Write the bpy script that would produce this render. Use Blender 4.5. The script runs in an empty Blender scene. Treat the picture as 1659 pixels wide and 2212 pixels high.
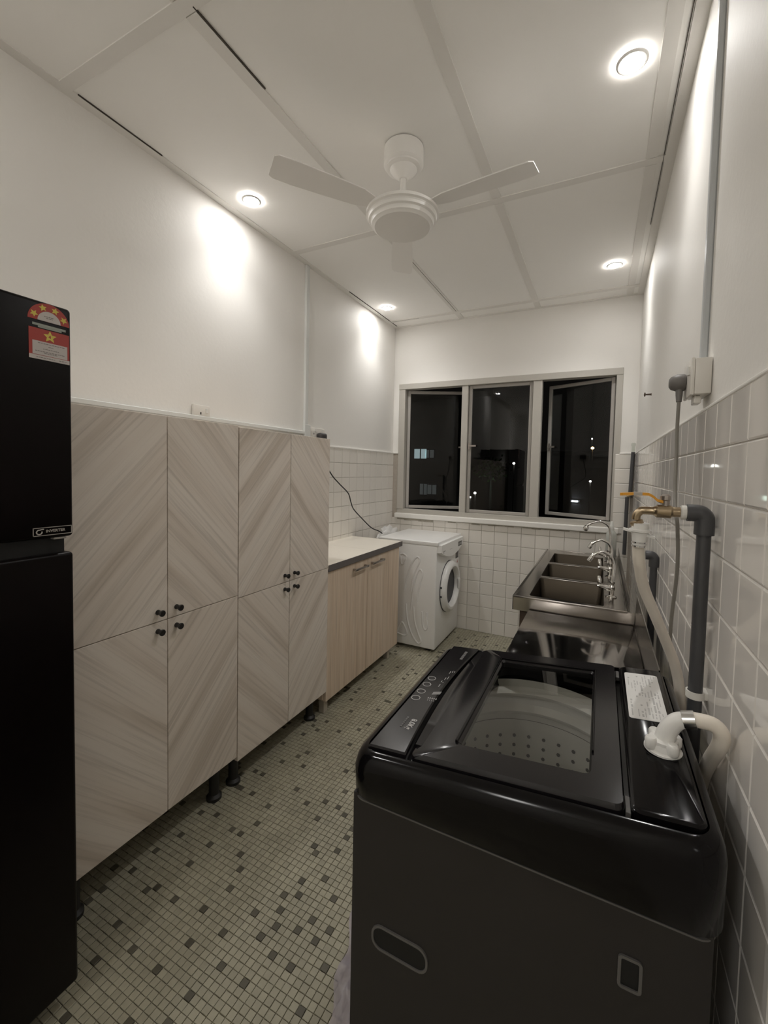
import bpy, bmesh, math, random
from mathutils import Vector, Matrix
random.seed(7)
S = bpy.context.scene
COL = S.collection
R = math.radians

# ------------------------------------------------------------------ camera, world, lights, exposure
FPX, IW, IH = 922.51, 1659.0, 2212.0
YAW, PITCH, ROLL = .4572, -.0449, .0217
CAM = Vector((1.733, 0, 1.3572))
fw = Vector((-math.sin(YAW)*math.cos(PITCH), math.cos(YAW)*math.cos(PITCH), math.sin(PITCH)))
rt = Vector((math.cos(YAW), math.sin(YAW), 0))
up = rt.cross(fw)
r2 = rt*math.cos(ROLL) + up*math.sin(ROLL)
u2 = up*math.cos(ROLL) - rt*math.sin(ROLL)
cd = bpy.data.cameras.new('camera')
cam = bpy.data.objects.new('camera', cd); COL.objects.link(cam)
cam.matrix_world = Matrix(((r2.x, u2.x, -fw.x, CAM.x), (r2.y, u2.y, -fw.y, CAM.y), (r2.z, u2.z, -fw.z, CAM.z), (0, 0, 0, 1)))
cd.sensor_fit = 'VERTICAL'; cd.sensor_height = 36; cd.sensor_width = 27
cd.lens = FPX/IH*36
cd.shift_x = -14.36/IH; cd.shift_y = -48.84/IH
cd.clip_start = .02; cd.clip_end = 300
S.camera = cam

w = bpy.data.worlds.new('night_sky'); S.world = w; w.use_nodes = True
w.node_tree.nodes['Background'].inputs[0].default_value = (.55, .5, .45, 1)
w.node_tree.nodes['Background'].inputs[1].default_value = .0025

S.view_settings.view_transform = 'Standard'; S.view_settings.look = 'None'
S.view_settings.gamma = 1; S.view_settings.use_curve_mapping = False
S.view_settings.exposure = 1.18
S.cycles.use_denoising = True
S.cycles.max_bounces = 10; S.cycles.diffuse_bounces = 6; S.cycles.glossy_bounces = 5
S.cycles.transmission_bounces = 8; S.cycles.transparent_max_bounces = 12
S.cycles.sample_clamp_indirect = 6; S.cycles.caustics_reflective = False; S.cycles.caustics_refractive = False
BEAM_W, SPILL_W, FILL_W = 8.0, .32, 5.5
BEAM_ANGLE, BEAM_TILT = 118, 16
LAMP_COL = (1, .985, .965)

W, H, D, YR = 1.948, 2.651, 3.5566, -3.0     # room width, height, window wall, rear wall

# ------------------------------------------------------------------ materials
def nodes(name):
    m = bpy.data.materials.new(name); m.use_nodes = True
    return m, m.node_tree.nodes, m.node_tree.links, m.node_tree.nodes['Principled BSDF']

def pm(name, col, rough=.5, metal=0., var=.06, scale=18., bump=0., bscale=None, spec=.5, coat=0., rvar=0., stretch=None):
    m, N, L, P = nodes(name)
    tc = N.new('ShaderNodeTexCoord'); mp = N.new('ShaderNodeMapping')
    L.new(tc.outputs['Object'], mp.inputs[0])
    if stretch: mp.inputs['Scale'].default_value = stretch
    no = N.new('ShaderNodeTexNoise'); no.inputs['Scale'].default_value = scale; no.inputs['Detail'].default_value = 4
    L.new(mp.outputs[0], no.inputs['Vector'])
    mx = N.new('ShaderNodeMix'); mx.data_type = 'RGBA'
    mx.inputs['A'].default_value = (*[c*(1-var) for c in col], 1)
    mx.inputs['B'].default_value = (*[min(1, c*(1+var)) for c in col], 1)
    L.new(no.outputs[0], mx.inputs['Factor']); L.new(mx.outputs['Result'], P.inputs['Base Color'])
    P.inputs['Roughness'].default_value = rough; P.inputs['Metallic'].default_value = metal
    P.inputs['Specular IOR Level'].default_value = spec
    P.inputs['Coat Weight'].default_value = coat; P.inputs['Coat Roughness'].default_value = .08
    if rvar:
        ra = N.new('ShaderNodeMapRange'); ra.inputs['To Min'].default_value = max(.02, rough-rvar); ra.inputs['To Max'].default_value = rough+rvar
        L.new(no.outputs[0], ra.inputs['Value']); L.new(ra.outputs[0], P.inputs['Roughness'])
    if bump:
        nb = N.new('ShaderNodeTexNoise'); nb.inputs['Scale'].default_value = bscale or scale*4; nb.inputs['Detail'].default_value = 3
        L.new(mp.outputs[0], nb.inputs['Vector'])
        bp = N.new('ShaderNodeBump'); bp.inputs['Strength'].default_value = bump; bp.inputs['Distance'].default_value = .004
        L.new(nb.outputs[0], bp.inputs['Height']); L.new(bp.outputs[0], P.inputs['Normal'])
    return m

def emit(name, col, s):
    m, N, L, P = nodes(name)
    P.inputs['Base Color'].default_value = (*col, 1)
    P.inputs['Emission Color'].default_value = (*col, 1); P.inputs['Emission Strength'].default_value = s
    return m

def glass(name, tint=(.9, .93, .92), gloss=1.0, rough=.0):
    m, N, L, P = nodes(name); N.remove(P)
    tr = N.new('ShaderNodeBsdfTransparent'); tr.inputs[0].default_value = (*tint, 1)
    gl = N.new('ShaderNodeBsdfGlossy'); gl.inputs['Roughness'].default_value = rough
    fr = N.new('ShaderNodeFresnel'); fr.inputs[0].default_value = 1.5
    mu = N.new('ShaderNodeMath'); mu.operation = 'MULTIPLY'; mu.inputs[1].default_value = gloss
    ge = N.new('ShaderNodeNewGeometry'); bf = N.new('ShaderNodeMath'); bf.operation = 'SUBTRACT'; bf.inputs[0].default_value = 1
    L.new(ge.outputs['Backfacing'], bf.inputs[1])
    m2 = N.new('ShaderNodeMath'); m2.operation = 'MULTIPLY'
    mx = N.new('ShaderNodeMixShader')
    L.new(fr.outputs[0], mu.inputs[0]); L.new(mu.outputs[0], m2.inputs[0]); L.new(bf.outputs[0], m2.inputs[1])
    L.new(m2.outputs[0], mx.inputs[0]); L.new(tr.outputs[0], mx.inputs[1]); L.new(gl.outputs[0], mx.inputs[2])
    L.new(mx.outputs[0], N['Material Output'].inputs[0])
    return m

def wood(name, base, dark, light, ang, across=15., along=.9, rough=.5):
    """laminate with straight grain; ang is the grain's angle from horizontal on a face in the YZ plane"""
    m, N, L, P = nodes(name)
    tc = N.new('ShaderNodeTexCoord'); oi = N.new('ShaderNodeObjectInfo')
    ad = N.new('ShaderNodeVectorMath'); ad.operation = 'MULTIPLY_ADD'
    cv = N.new('ShaderNodeCombineXYZ')
    for i in range(3): L.new(oi.outputs['Random'], cv.inputs[i])
    ad.inputs[1].default_value = (7, 13, 29)
    L.new(cv.outputs[0], ad.inputs[0]); L.new(tc.outputs['Object'], ad.inputs[2])
    m1 = N.new('ShaderNodeMapping'); m1.inputs['Rotation'].default_value = (-ang, 0, 0)
    L.new(ad.outputs[0], m1.inputs[0])
    def noise(sc_along, sc_across, det, rg=.55):
        m2 = N.new('ShaderNodeMapping'); m2.inputs['Scale'].default_value = (1, sc_along, sc_across)
        L.new(m1.outputs[0], m2.inputs[0])
        n = N.new('ShaderNodeTexNoise'); n.inputs['Scale'].default_value = 1; n.inputs['Detail'].default_value = det
        n.inputs['Roughness'].default_value = rg; n.inputs['Distortion'].default_value = .12
        L.new(m2.outputs[0], n.inputs['Vector']); return n
    a = noise(along, across, 3); b = noise(along*1.6, across*5.5, 4, .65)
    r1 = N.new('ShaderNodeValToRGB')
    r1.color_ramp.elements[0].position = .30; r1.color_ramp.elements[0].color = (*dark, 1)
    r1.color_ramp.elements[1].position = .68; r1.color_ramp.elements[1].color = (*light, 1)
    e = r1.color_ramp.elements.new(.45); e.color = (*base, 1)
    L.new(a.outputs[0], r1.inputs[0])
    r2_ = N.new('ShaderNodeValToRGB')
    r2_.color_ramp.elements[0].position = .30; r2_.color_ramp.elements[0].color = (.78, .77, .76, 1)
    r2_.color_ramp.elements[1].position = .52; r2_.color_ramp.elements[1].color = (1, 1, 1, 1)
    L.new(b.outputs[0], r2_.inputs[0])
    mx = N.new('ShaderNodeMix'); mx.data_type = 'RGBA'; mx.blend_type = 'MULTIPLY'; mx.inputs['Factor'].default_value = 1
    L.new(r1.outputs[0], mx.inputs['A']); L.new(r2_.outputs[0], mx.inputs['B'])
    L.new(mx.outputs['Result'], P.inputs['Base Color'])
    P.inputs['Roughness'].default_value = rough; P.inputs['Specular IOR Level'].default_value = .3
    return m

def tilemat(name, col, rough, var, bump):
    """glazed tile: tone shifts a little from tile to tile, glaze slightly wavy"""
    m, N, L, P = nodes(name)
    tc = N.new('ShaderNodeTexCoord'); oi = N.new('ShaderNodeObjectInfo')
    mx = N.new('ShaderNodeMix'); mx.data_type = 'RGBA'
    mx.inputs['A'].default_value = (*[c*(1-var) for c in col], 1); mx.inputs['B'].default_value = (*[c*(1+var) for c in col], 1)
    L.new(oi.outputs['Random'], mx.inputs['Factor']); L.new(mx.outputs['Result'], P.inputs['Base Color'])
    P.inputs['Roughness'].default_value = rough
    no = N.new('ShaderNodeTexNoise'); no.inputs['Scale'].default_value = 9; no.inputs['Detail'].default_value = 1
    ad = N.new('ShaderNodeVectorMath'); ad.operation = 'ADD'; L.new(tc.outputs['Object'], ad.inputs[0])
    cv = N.new('ShaderNodeCombineXYZ'); mu = N.new('ShaderNodeMath'); mu.operation = 'MULTIPLY'; mu.inputs[1].default_value = 50
    L.new(oi.outputs['Random'], mu.inputs[0]); L.new(mu.outputs[0], cv.inputs[0]); L.new(cv.outputs[0], ad.inputs[1])
    L.new(ad.outputs[0], no.inputs['Vector'])
    bp = N.new('ShaderNodeBump'); bp.inputs['Strength'].default_value = bump; bp.inputs['Distance'].default_value = .01
    L.new(no.outputs[0], bp.inputs['Height']); L.new(bp.outputs[0], P.inputs['Normal'])
    return m

M = {}
M['paint'] = pm('wall_paint', (.85, .83, .795), .6, var=.02, scale=3, bump=.12, bscale=60, spec=.3)
M['ceil'] = pm('ceiling_paint', (.94, .925, .895), .7, var=.015, scale=2, bump=.05, bscale=80, spec=.2)
M['batten'] = pm('batten_paint', (.82, .80, .765), .65, var=.03, scale=6, spec=.2)
M['gap'] = pm('dark_gap', (.06, .05, .04), .9, var=.2)
M['lip'] = pm('plaster_lip', (.86, .84, .80), .5, var=.02, bump=.3, bscale=40)
M['grout'] = pm('wall_grout', (.40, .36, .31), .9, var=.15, scale=40)
M['grout_r'] = pm('right_wall_grout', (.74, .71, .66), .8, var=.1, scale=40)
M['tile'] = tilemat('white_glazed_tile', (.80, .765, .71), .28, .03, .06)
M['tile_r'] = tilemat('grey_white_glazed_tile', (.81, .775, .73), .06, .02, .05)
M['fgrout'] = pm('floor_grout', (.335, .314, .235), .9, var=.25, scale=30)
M['mos'] = None
M['taupeP'] = wood('taupe_laminate_rising', (.72, .645, .57), (.60, .525, .45), (.77, .705, .635), R(47))
M['taupeN'] = wood('taupe_laminate_falling', (.72, .645, .57), (.60, .525, .45), (.77, .705, .635), R(-47))
M['taupeV'] = wood('taupe_laminate_side', (.72, .645, .57), (.60, .525, .45), (.77, .705, .635), R(90))
M['birch'] = wood('birch_laminate', (.70, .56, .43), (.61, .475, .355), (.76, .635, .51), R(90), 30, 1.6, .5)
M['carc'] = pm('dark_carcass_edge', (.05, .036, .028), .7)
M['black'] = pm('black_knob', (.012, .011, .011), .4)
M['blackleg'] = pm('black_leg', (.015, .014, .013), .5)
M['paleleg'] = pm('pale_leg', (.42, .38, .32), .5)
M['worktop'] = pm('cream_worktop', (.86, .81, .72), .25, var=.03, scale=5)
M['edge'] = pm('grey_worktop_edge', (.13, .115, .11), .5)
M['nickel'] = pm('brushed_nickel', (.40, .36, .33), .35, 1.)
M['fridge'] = pm('black_fridge', (.0035, .0020, .0018), .34, var=.3, scale=200, spec=.12)
M['fridgein'] = pm('black_gap', (.002, .002, .002), .6)
M['hinge'] = pm('grey_hinge', (.30, .28, .26), .5)
M['red'] = pm('sticker_red', (.36, .045, .035), .45)
M['yellow'] = pm('sticker_yellow', (.62, .50, .09), .45)
M['stw'] = pm('sticker_white', (.52, .48, .46), .45)
M['stg'] = pm('sticker_green_grey', (.30, .32, .28), .45)
M['ink'] = pm('grey_ink', (.20, .18, .17), .6)
M['badge'] = pm('badge_silver', (.42, .39, .36), .4)
M['white'] = pm('white_enamel', (.88, .875, .86), .3, var=.01, coat=.2)
M['whiteplas'] = pm('white_plastic', (.78, .77, .74), .35, var=.015)
M['offwhite'] = pm('offwhite_hose', (.80, .74, .65), .4, var=.06, scale=25)
M['fan'] = pm('white_fan', (.90, .88, .85), .4, var=.01)
M['greyrubber'] = pm('grey_rubber', (.06, .06, .065), .5)
M['wdrum'] = pm('drum_steel', (.55, .55, .56), .3, 1.)
M['wglass'] = glass('door_glass', (.75, .78, .80))
M['display'] = pm('dark_display', (.03, .03, .03), .3)
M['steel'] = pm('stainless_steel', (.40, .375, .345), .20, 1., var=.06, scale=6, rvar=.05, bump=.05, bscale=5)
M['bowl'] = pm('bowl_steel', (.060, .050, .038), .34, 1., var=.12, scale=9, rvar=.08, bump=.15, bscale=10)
M['table'] = pm('table_steel', (.42, .40, .385), .085, 1., var=.05, scale=4, rvar=.03, bump=.05, bscale=3)
M['chrome'] = pm('chrome', (.75, .74, .72), .06, 1., var=.01)
M['brass'] = pm('nickel_brass', (.42, .33, .22), .28, 1., var=.1)
M['orange'] = pm('orange_lever', (.75, .34, .03), .4)
M['pvc'] = pm('dark_grey_pvc', (.060, .060, .064), .35, var=.1)
M['ptfe'] = pm('white_tape', (.75, .73, .68), .6)
M['clear'] = glass('clear_plastic', (.88, .90, .88), 1.2, .05)
M['trunk'] = pm('white_trunking', (.72, .73, .71), .4, var=.01)
M['trunkg'] = pm('grey_trunking', (.52, .54, .55), .4, var=.01)
M['sockw'] = pm('socket_white', (.74, .71, .66), .35, var=.01)
M['hole'] = pm('socket_hole', (.01, .01, .01), .8)
M['plugb'] = pm('dark_plug', (.06, .055, .055), .5)
M['plugg'] = pm('grey_plug', (.16, .15, .14), .5)
M['cordb'] = pm('black_cord', (.015, .014, .014), .5)
M['cordg'] = pm('grey_cord', (.22, .205, .18), .5)
M['glossblack'] = pm('gloss_black', (.0035, .0030, .0034), .13, var=.2, spec=.2)
M['lidblack'] = pm('lid_black', (.008, .007, .008), .15, var=.1, spec=.4)
M['satinblack'] = pm('charcoal_side', (.022, .0195, .0185), .42, var=.1, spec=.35)
M['rim'] = pm('recess_rim', (.105, .10, .095), .4)
M['smoke'] = glass('smoked_lid_glass', (.80, .80, .78), 1.0)
M['tub'] = pm('grey_tub', (.70, .69, .66), .35)
M['print'] = pm('silver_print', (.42, .41, .40), .5)
M['dimprint'] = pm('dim_print', (.12, .115, .11), .5)
M['label'] = pm('label_paper', (.72, .71, .69), .5, var=.01)
M['labelink'] = pm('label_ink', (.50, .49, .48), .6)
M['clampm'] = pm('hose_clamp', (.7, .7, .7), .2, 1.)
M['film'] = None
M['alu'] = pm('grey_window_frame', (.50, .475, .43), .45, var=.03)
M['alud'] = pm('grey_sash_frame', (.42, .395, .365), .45, var=.03)
M['pane'] = glass('window_glass', (.80, .82, .82), 1.0)
M['lens'] = emit('lamp_lens', (1, .98, .95), 45)
M['ring'] = pm('lamp_ring', (.8, .78, .75), .4)
M['night'] = pm('night_concrete', (.10, .095, .09), .9)
M['lit'] = emit('lit_window', (.66, .82, .85), .22)
M['litd'] = emit('dim_window', (.6, .65, .65), .03)
M['lampw'] = emit('street_lamp_white', (1, .97, .9), 9)
M['lampo'] = emit('street_lamp_orange', (1, .62, .25), 9)
M['tube'] = emit('tube_lamp', (.8, .85, 1), 7)
M['leaf'] = pm('night_leaves', (.05, .09, .03), .7)
M['rust'] = pm('rusty_steel', (.09, .06, .04), .6)

def wrapmat(name, col, alpha):
    m, N, L, P = nodes(name)
    P.inputs['Base Color'].default_value = (*col, 1); P.inputs['Roughness'].default_value = .3
    no = N.new('ShaderNodeTexNoise'); no.inputs['Scale'].default_value = 14
    tc = N.new('ShaderNodeTexCoord'); L.new(tc.outputs['Object'], no.inputs['Vector'])
    ra = N.new('ShaderNodeMapRange'); ra.inputs['To Min'].default_value = alpha-.12; ra.inputs['To Max'].default_value = min(1, alpha+.12)
    L.new(no.outputs[0], ra.inputs['Value']); L.new(ra.outputs[0], P.inputs['Alpha'])
    return m
M['film'] = wrapmat('lilac_film', (.50, .44, .50), .50)
M['wrap'] = wrapmat('white_wrap', (.80, .79, .77), .80)

def mosaic():
    m, N, L, P = nodes('mosaic_tile')
    at = N.new('ShaderNodeAttribute'); at.attribute_name = 'tone'
    tc = N.new('ShaderNodeTexCoord'); ge = N.new('ShaderNodeNewGeometry')
    no = N.new('ShaderNodeTexNoise'); no.inputs['Scale'].default_value = 5; no.inputs['Detail'].default_value = 5
    L.new(ge.outputs['Position'], no.inputs['Vector'])
    rr = N.new('ShaderNodeValToRGB')
    rr.color_ramp.elements[0].color = (.085, .077, .056, 1); rr.color_ramp.elements[0].position = 0
    rr.color_ramp.elements[1].color = (.385, .36, .27, 1); rr.color_ramp.elements[1].position = 1
    L.new(at.outputs['Fac'], rr.inputs[0])
    st = N.new('ShaderNodeMapRange'); st.inputs['To Min'].default_value = .72; st.inputs['To Max'].default_value = 1.2
    L.new(no.outputs[0], st.inputs['Value'])
    mx = N.new('ShaderNodeMix'); mx.data_type = 'RGBA'; mx.blend_type = 'MULTIPLY'; mx.inputs['Factor'].default_value = 1
    L.new(rr.outputs[0], mx.inputs['A']); L.new(st.outputs[0], mx.inputs['B'])
    # splashes of old white paint
    n2 = N.new('ShaderNodeTexNoise'); n2.inputs['Scale'].default_value = 23; n2.inputs['Detail'].default_value = 2
    L.new(ge.outputs['Position'], n2.inputs['Vector'])
    sp = N.new('ShaderNodeMapRange'); sp.inputs['From Min'].default_value = .765; sp.inputs['From Max'].default_value = .80
    L.new(n2.outputs[0], sp.inputs['Value'])
    m3 = N.new('ShaderNodeMix'); m3.data_type = 'RGBA'; m3.inputs['B'].default_value = (.6, .58, .52, 1)
    L.new(sp.outputs[0], m3.inputs['Factor']); L.new(mx.outputs['Result'], m3.inputs['A'])
    L.new(m3.outputs['Result'], P.inputs['Base Color'])
    P.inputs['Roughness'].default_value = .48; P.inputs['Specular IOR Level'].default_value = .35
    return m
M['mos'] = mosaic()

# ------------------------------------------------------------------ geometry helpers
ORG = {}
def put(o, parent, at):
    COL.objects.link(o)
    ORG[o] = Vector(at)
    if parent is not None:
        o.parent = parent; o.location = Vector(at) - ORG[parent]
    else:
        o.location = at
    return o

def obj(name, bm, m, parent=None, at=None, smooth=None):
    """link bm (world coordinates) as one mesh object whose origin is at"""
    at = Vector(at) if at is not None else (ORG[parent].copy() if parent is not None else Vector((0, 0, 0)))
    bmesh.ops.translate(bm, verts=bm.verts, vec=-at)
    bmesh.ops.recalc_face_normals(bm, faces=bm.faces)
    me = bpy.data.meshes.new(name); bm.to_mesh(me); bm.free()
    for x in (m if isinstance(m, (list, tuple)) else [m]): me.materials.append(x)
    if smooth is not None:
        me.shade_smooth(); me.set_sharp_from_angle(angle=R(smooth))
    return put(bpy.data.objects.new(name, me), parent, at)

def tag(o, label, cat, group=None):
    o['label'] = label; o['category'] = cat
    if group: o['group'] = group
    return o
def thing(name, label, cat, loc, group=None):
    o = bpy.data.objects.new(name, None); o.empty_display_size = .05
    put(o, None, loc); return tag(o, label, cat, group)
def struct(o): o['kind'] = 'structure'; return o

def B(): return bmesh.new()
def box(bm, x0, y0, z0, x1, y1, z1, bev=0, seg=2):
    g = bmesh.ops.create_cube(bm, size=1, matrix=Matrix.Translation(((x0+x1)/2, (y0+y1)/2, (z0+z1)/2)) @ Matrix.Diagonal((abs(x1-x0), abs(y1-y0), abs(z1-z0), 1)))
    if bev:
        es = {e for v in g['verts'] for e in v.link_edges}
        bmesh.ops.bevel(bm, geom=list(es), offset=bev, segments=seg, affect='EDGES', profile=.5)
    return bm
def bx(*a, **k): return box(B(), *a, **k)

def loops(bm, rings, cap0=True, cap1=True, close=True):
    vs = [[bm.verts.new(p) for p in r] for r in rings]
    n = len(vs[0])
    for a, b in zip(vs, vs[1:]):
        for i in range(n if close else n-1):
            j = (i+1) % n
            bm.faces.new((a[i], a[j], b[j], b[i]))
    if cap0: bm.faces.new(vs[0][::-1])
    if cap1: bm.faces.new(vs[-1])
    return bm

def smoothpath(pts, k=6):
    pts = [Vector(p) for p in pts]
    if len(pts) < 3: return pts
    out = []
    P = [2*pts[0]-pts[1]] + pts + [2*pts[-1]-pts[-2]]
    for i in range(1, len(P)-2):
        p0, p1, p2, p3 = P[i-1:i+3]
        for j in range(k):
            t = j/k
            out.append(.5*((2*p1) + (p2-p0)*t + (2*p0-5*p1+4*p2-p3)*t*t + (3*p1-p0-3*p2+p3)*t**3))
    out.append(pts[-1]); return out

def tube(bm, pts, r, n=12, k=6, caps=True):
    src = pts
    pts = smoothpath(pts, k) if k else [Vector(p) for p in pts]
    m = len(pts)
    rad = (lambda i: r) if not isinstance(r, (list, tuple)) else (lambda i: r[min(len(r)-1, int(i/(m-1)*(len(r)-1)))]*(1-(i/(m-1)*(len(r)-1)) % 1) + r[min(len(r)-1, int(i/(m-1)*(len(r)-1))+1)]*((i/(m-1)*(len(r)-1)) % 1))
    t = (pts[1]-pts[0]).normalized()
    nrm = t.orthogonal().normalized(); rings = []
    for i, p in enumerate(pts):
        t2 = (pts[min(i+1, m-1)]-pts[max(i-1, 0)]).normalized()
        q = t.rotation_difference(t2); nrm = (q @ nrm).normalized(); t = t2
        b = t.cross(nrm)
        rings.append([p + (nrm*math.cos(a)+b*math.sin(a))*rad(i) for a in [2*math.pi*s/n for s in range(n)]])
    return loops(bm, rings, caps, caps)

def lathe(bm, prof, c=(0, 0, 0), axis=(0, 0, 1), n=32, cap0=True, cap1=True):
    q = Vector((0, 0, 1)).rotation_difference(Vector(axis)); c = Vector(c)
    rings = [[c + q @ Vector((max(r, 1e-5)*math.cos(a), max(r, 1e-5)*math.sin(a), z)) for a in [2*math.pi*s/n for s in range(n)]] for r, z in prof]
    return loops(bm, rings, cap0, cap1)

def rr(x0, x1, y0, y1, r, z, k=6):
    """rounded rectangle ring at height z (z may be a function of x)"""
    out = []
    for cx, cy, a0 in ((x1-r, y1-r, 0), (x0+r, y1-r, 90), (x0+r, y0+r, 180), (x1-r, y0+r, 270)):
        for i in range(k+1):
            a = R(a0+90*i/k); x, y = cx+r*math.cos(a), cy+r*math.sin(a)
            out.append(Vector((x, y, z(x) if callable(z) else z)))
    return out

def prism(bm, pts, d):
    """flat outline pts (3D, planar) given thickness vector d"""
    d = Vector(d); return loops(bm, [[Vector(p) for p in pts], [Vector(p)+d for p in pts]])

def text(s, size, mtx, depth=.0004, bold=False):
    cu = bpy.data.curves.new('t', 'FONT'); cu.body = s; cu.size = size; cu.extrude = depth; cu.resolution_u = 3
    if bold: cu.offset = size*.02
    o = bpy.data.objects.new('t', cu); COL.objects.link(o)
    dg = bpy.context.evaluated_depsgraph_get(); dg.update()
    me = o.evaluated_get(dg).to_mesh(); bm = B(); bm.from_mesh(me)
    bpy.data.objects.remove(o)
    bpy.data.curves.remove(cu)
    bmesh.ops.transform(bm, matrix=mtx, verts=bm.verts); return bm

def mesh_copy(name, me, parent, at):
    return put(bpy.data.objects.new(name, me), parent, at)

def tilemesh(name, axis, a, b, th, m, ch=.0025):
    """one tile a x b, front face towards +axis, chamfered rim; origin at its back centre"""
    bm = B()
    def P(u, v, t):
        return {'x': (t, u, v), '-x': (-t, u, v), '-y': (u, -t, v), 'z': (u, v, t)}[axis]
    ring = lambda i, t: [Vector(P(su*(a/2-i), sv*(b/2-i), t)) for su, sv in ((-1, -1), (1, -1), (1, 1), (-1, 1))]
    loops(bm, [ring(0, 0), ring(0, th-ch*.6), ring(ch, th)], False, True)
    bmesh.ops.recalc_face_normals(bm, faces=bm.faces)
    me = bpy.data.meshes.new(name); bm.to_mesh(me); bm.free(); me.materials.append(m); return me

# ------------------------------------------------------------------ room shell
T = .108                                               # wall tile pitch
floor = struct(obj('floor', bx(-.12, YR-.12, -.10, W+.12, D+.12, -.004), M['fgrout'], at=(0, 0, 0)))
wl = struct(obj('wall_left', bx(-.12, YR, -.004, -.004, D, H), M['paint'], at=(-.004, 0, 0)))
wr = struct(obj('wall_right', bx(W+.004, YR, -.004, W+.12, D, H), M['paint'], at=(W+.004, 0, 0)))
wre = struct(obj('wall_rear', bx(-.12, YR-.12, -.004, W+.12, YR, H), M['paint'], at=(0, YR, 0)))
WX0, WX1, WZ0, WZ1 = .05, 1.85, .965, 2.14
bm = B()
box(bm, -.12, D+.004, -.004, W+.12, D+.15, WZ0); box(bm, -.12, D+.004, WZ1, W+.12, D+.15, H)
box(bm, -.12, D+.004, WZ0, WX0, D+.15, WZ1); box(bm, WX1, D+.004, WZ0, W+.12, D+.15, WZ1)
wb = struct(obj('wall_back', bm, M['paint'], at=(0, D+.004, 0)))
ceil = struct(obj('ceiling', bx(-.12, YR-.12, H+.012, W+.12, D+.12, H+.12), M['gap'], at=(0, 0, H)))

# ceiling boards in a 2 x 4 ft grid, joints covered by battens
GX = [0, .615, 1.232, 1.855, W]; GY = [YR, -2.81, -1.585, -.36, .862, 2.09, 3.39, D]
gap = .0035
for i in range(4):
    for j in range(7):
        x0, x1, y0, y1 = GX[i]+gap, GX[i+1]-gap, GY[j]+gap, GY[j+1]-gap
        obj('panel', bx(x0, y0, H, x1, y1, H+.011), M['ceil'], ceil, at=((x0+x1)/2, (y0+y1)/2, H))
bw = .021
for x in (.615+.012, 1.232+.008, 1.855+.012):
    for y0, y1 in zip(GY, GY[1:]):
        obj('batten', bx(x-bw, y0+.024, H-.004, x+bw, y1-.024, H), M['batten'], ceil, at=(x, (y0+y1)/2, H))
for y in GY[1:-1]:
    obj('batten', bx(.03, y-bw, H-.0042, W-.03, y+bw, H), M['batten'], ceil, at=(W/2, y, H))
obj('batten', bx(-.004, YR, H-.004, .034, D, H), M['batten'], ceil, at=(0, D/2, H))
obj('batten', bx(W-.034, YR, H-.004, W+.004, D, H), M['batten'], ceil, at=(W, D/2, H))
obj('batten', bx(.034, D-.03, H-.004, W-.034, D+.004, H), M['batten'], ceil, at=(W/2, D, H))
# the dark open joints where the cover strips have come away
obj('open_joint', bx(.034, .90, H-.0046, .0375, 1.22, H-.0002), M['gap'], ceil)
obj('open_joint', bx(.650, .872, H-.0046, .6540, 1.16, H-.0002), M['gap'], ceil)
obj('open_joint', bx(.632, 2.22, H-.0048, .6345, 3.36, H-.0002), M['gap'], ceil)
obj('open_joint', bx(.034, 2.70, H-.0046, .0375, 3.50, H-.0002), M['gap'], ceil)
obj('open_joint', bx(.034, 3.385, H-.0046, .30, 3.3885, H-.0002), M['gap'], ceil)
obj('open_joint', bx(W-.040, .4, H-.0046, W-.038, 2.6, H-.0002), M['gap'], ceil)

# ---- tiled lower walls: a grout bed behind, each tile a piece
TZ = 14*T
bm = bx(0, D-.001, 0, W, D+.004, WZ0-.04)
box(bm, 0, D-.001, WZ0-.04, WX0, D+.004, TZ); box(bm, WX1, D-.001, WZ0-.04, W, D+.004, TZ)
obj('grout_bed', bm, M['grout'], wb)
obj('plaster_lip', bx(0, D-.009, TZ-.002, WX0+.004, D+.004, TZ+.009, .002), M['lip'], wb)
obj('plaster_lip', bx(WX1-.004, D-.009, TZ-.002, W, D+.004, TZ+.009, .002), M['lip'], wb)
me = tilemesh('tile_back', '-y', T-.0024, T-.0024, .0052, M['tile'])
halves = {}
x0 = .7397
cols = [0.0] + [x0+k*T for k in range(-6, 12)] + [W]
for i in range(len(cols)-1):
    a, b = cols[i], cols[i+1]
    if b-a < .03: continue
    for k in range(14):
        za, zb = k*T, k*T+T
        if za >= .86 and WX0-.02 < (a+b)/2 < WX1+.02 and zb > .93:
            if k == 8 and zb > .93:          # the row cut by the sill
                pass
            if za > .93: continue
            zb = .925
            if zb-za < .02: continue
        if abs(b-a-T) < 1e-4 and abs(zb-za-T) < 1e-4: m_ = me
        else:
            key = (round(b-a, 3), round(zb-za, 3))
            if key not in halves: halves[key] = tilemesh('tile_back_cut', '-y', b-a-.0024, zb-za-.0024, .0052, M['tile'])
            m_ = halves[key]
        mesh_copy('tile', m_, wb, ((a+b)/2, D-.001, (za+zb)/2))
obj('grout_bed', bx(-.004, .2, 0, .001, D, TZ), M['grout'], wl)
obj('plaster_lip', bx(-.004, 1.7, TZ-.002, .009, D, TZ+.009, .002), M['lip'], wl)
mel = tilemesh('tile_left', 'x', T-.0024, T-.0024, .0052, M['tile'])
mel2 = tilemesh('tile_left_cut', 'x', D-3.443-.0024, T-.0024, .0052, M['tile'])
for j in range(-1, 15):
    for k in range(6, 14):
        if j < 0: mesh_copy('tile', mel2, wl, (.001, (3.443+D)/2, (k+.5)*T))
        else: mesh_copy('tile', mel, wl, (.001, 3.443-(j+.5)*T, (k+.5)*T))
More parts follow.
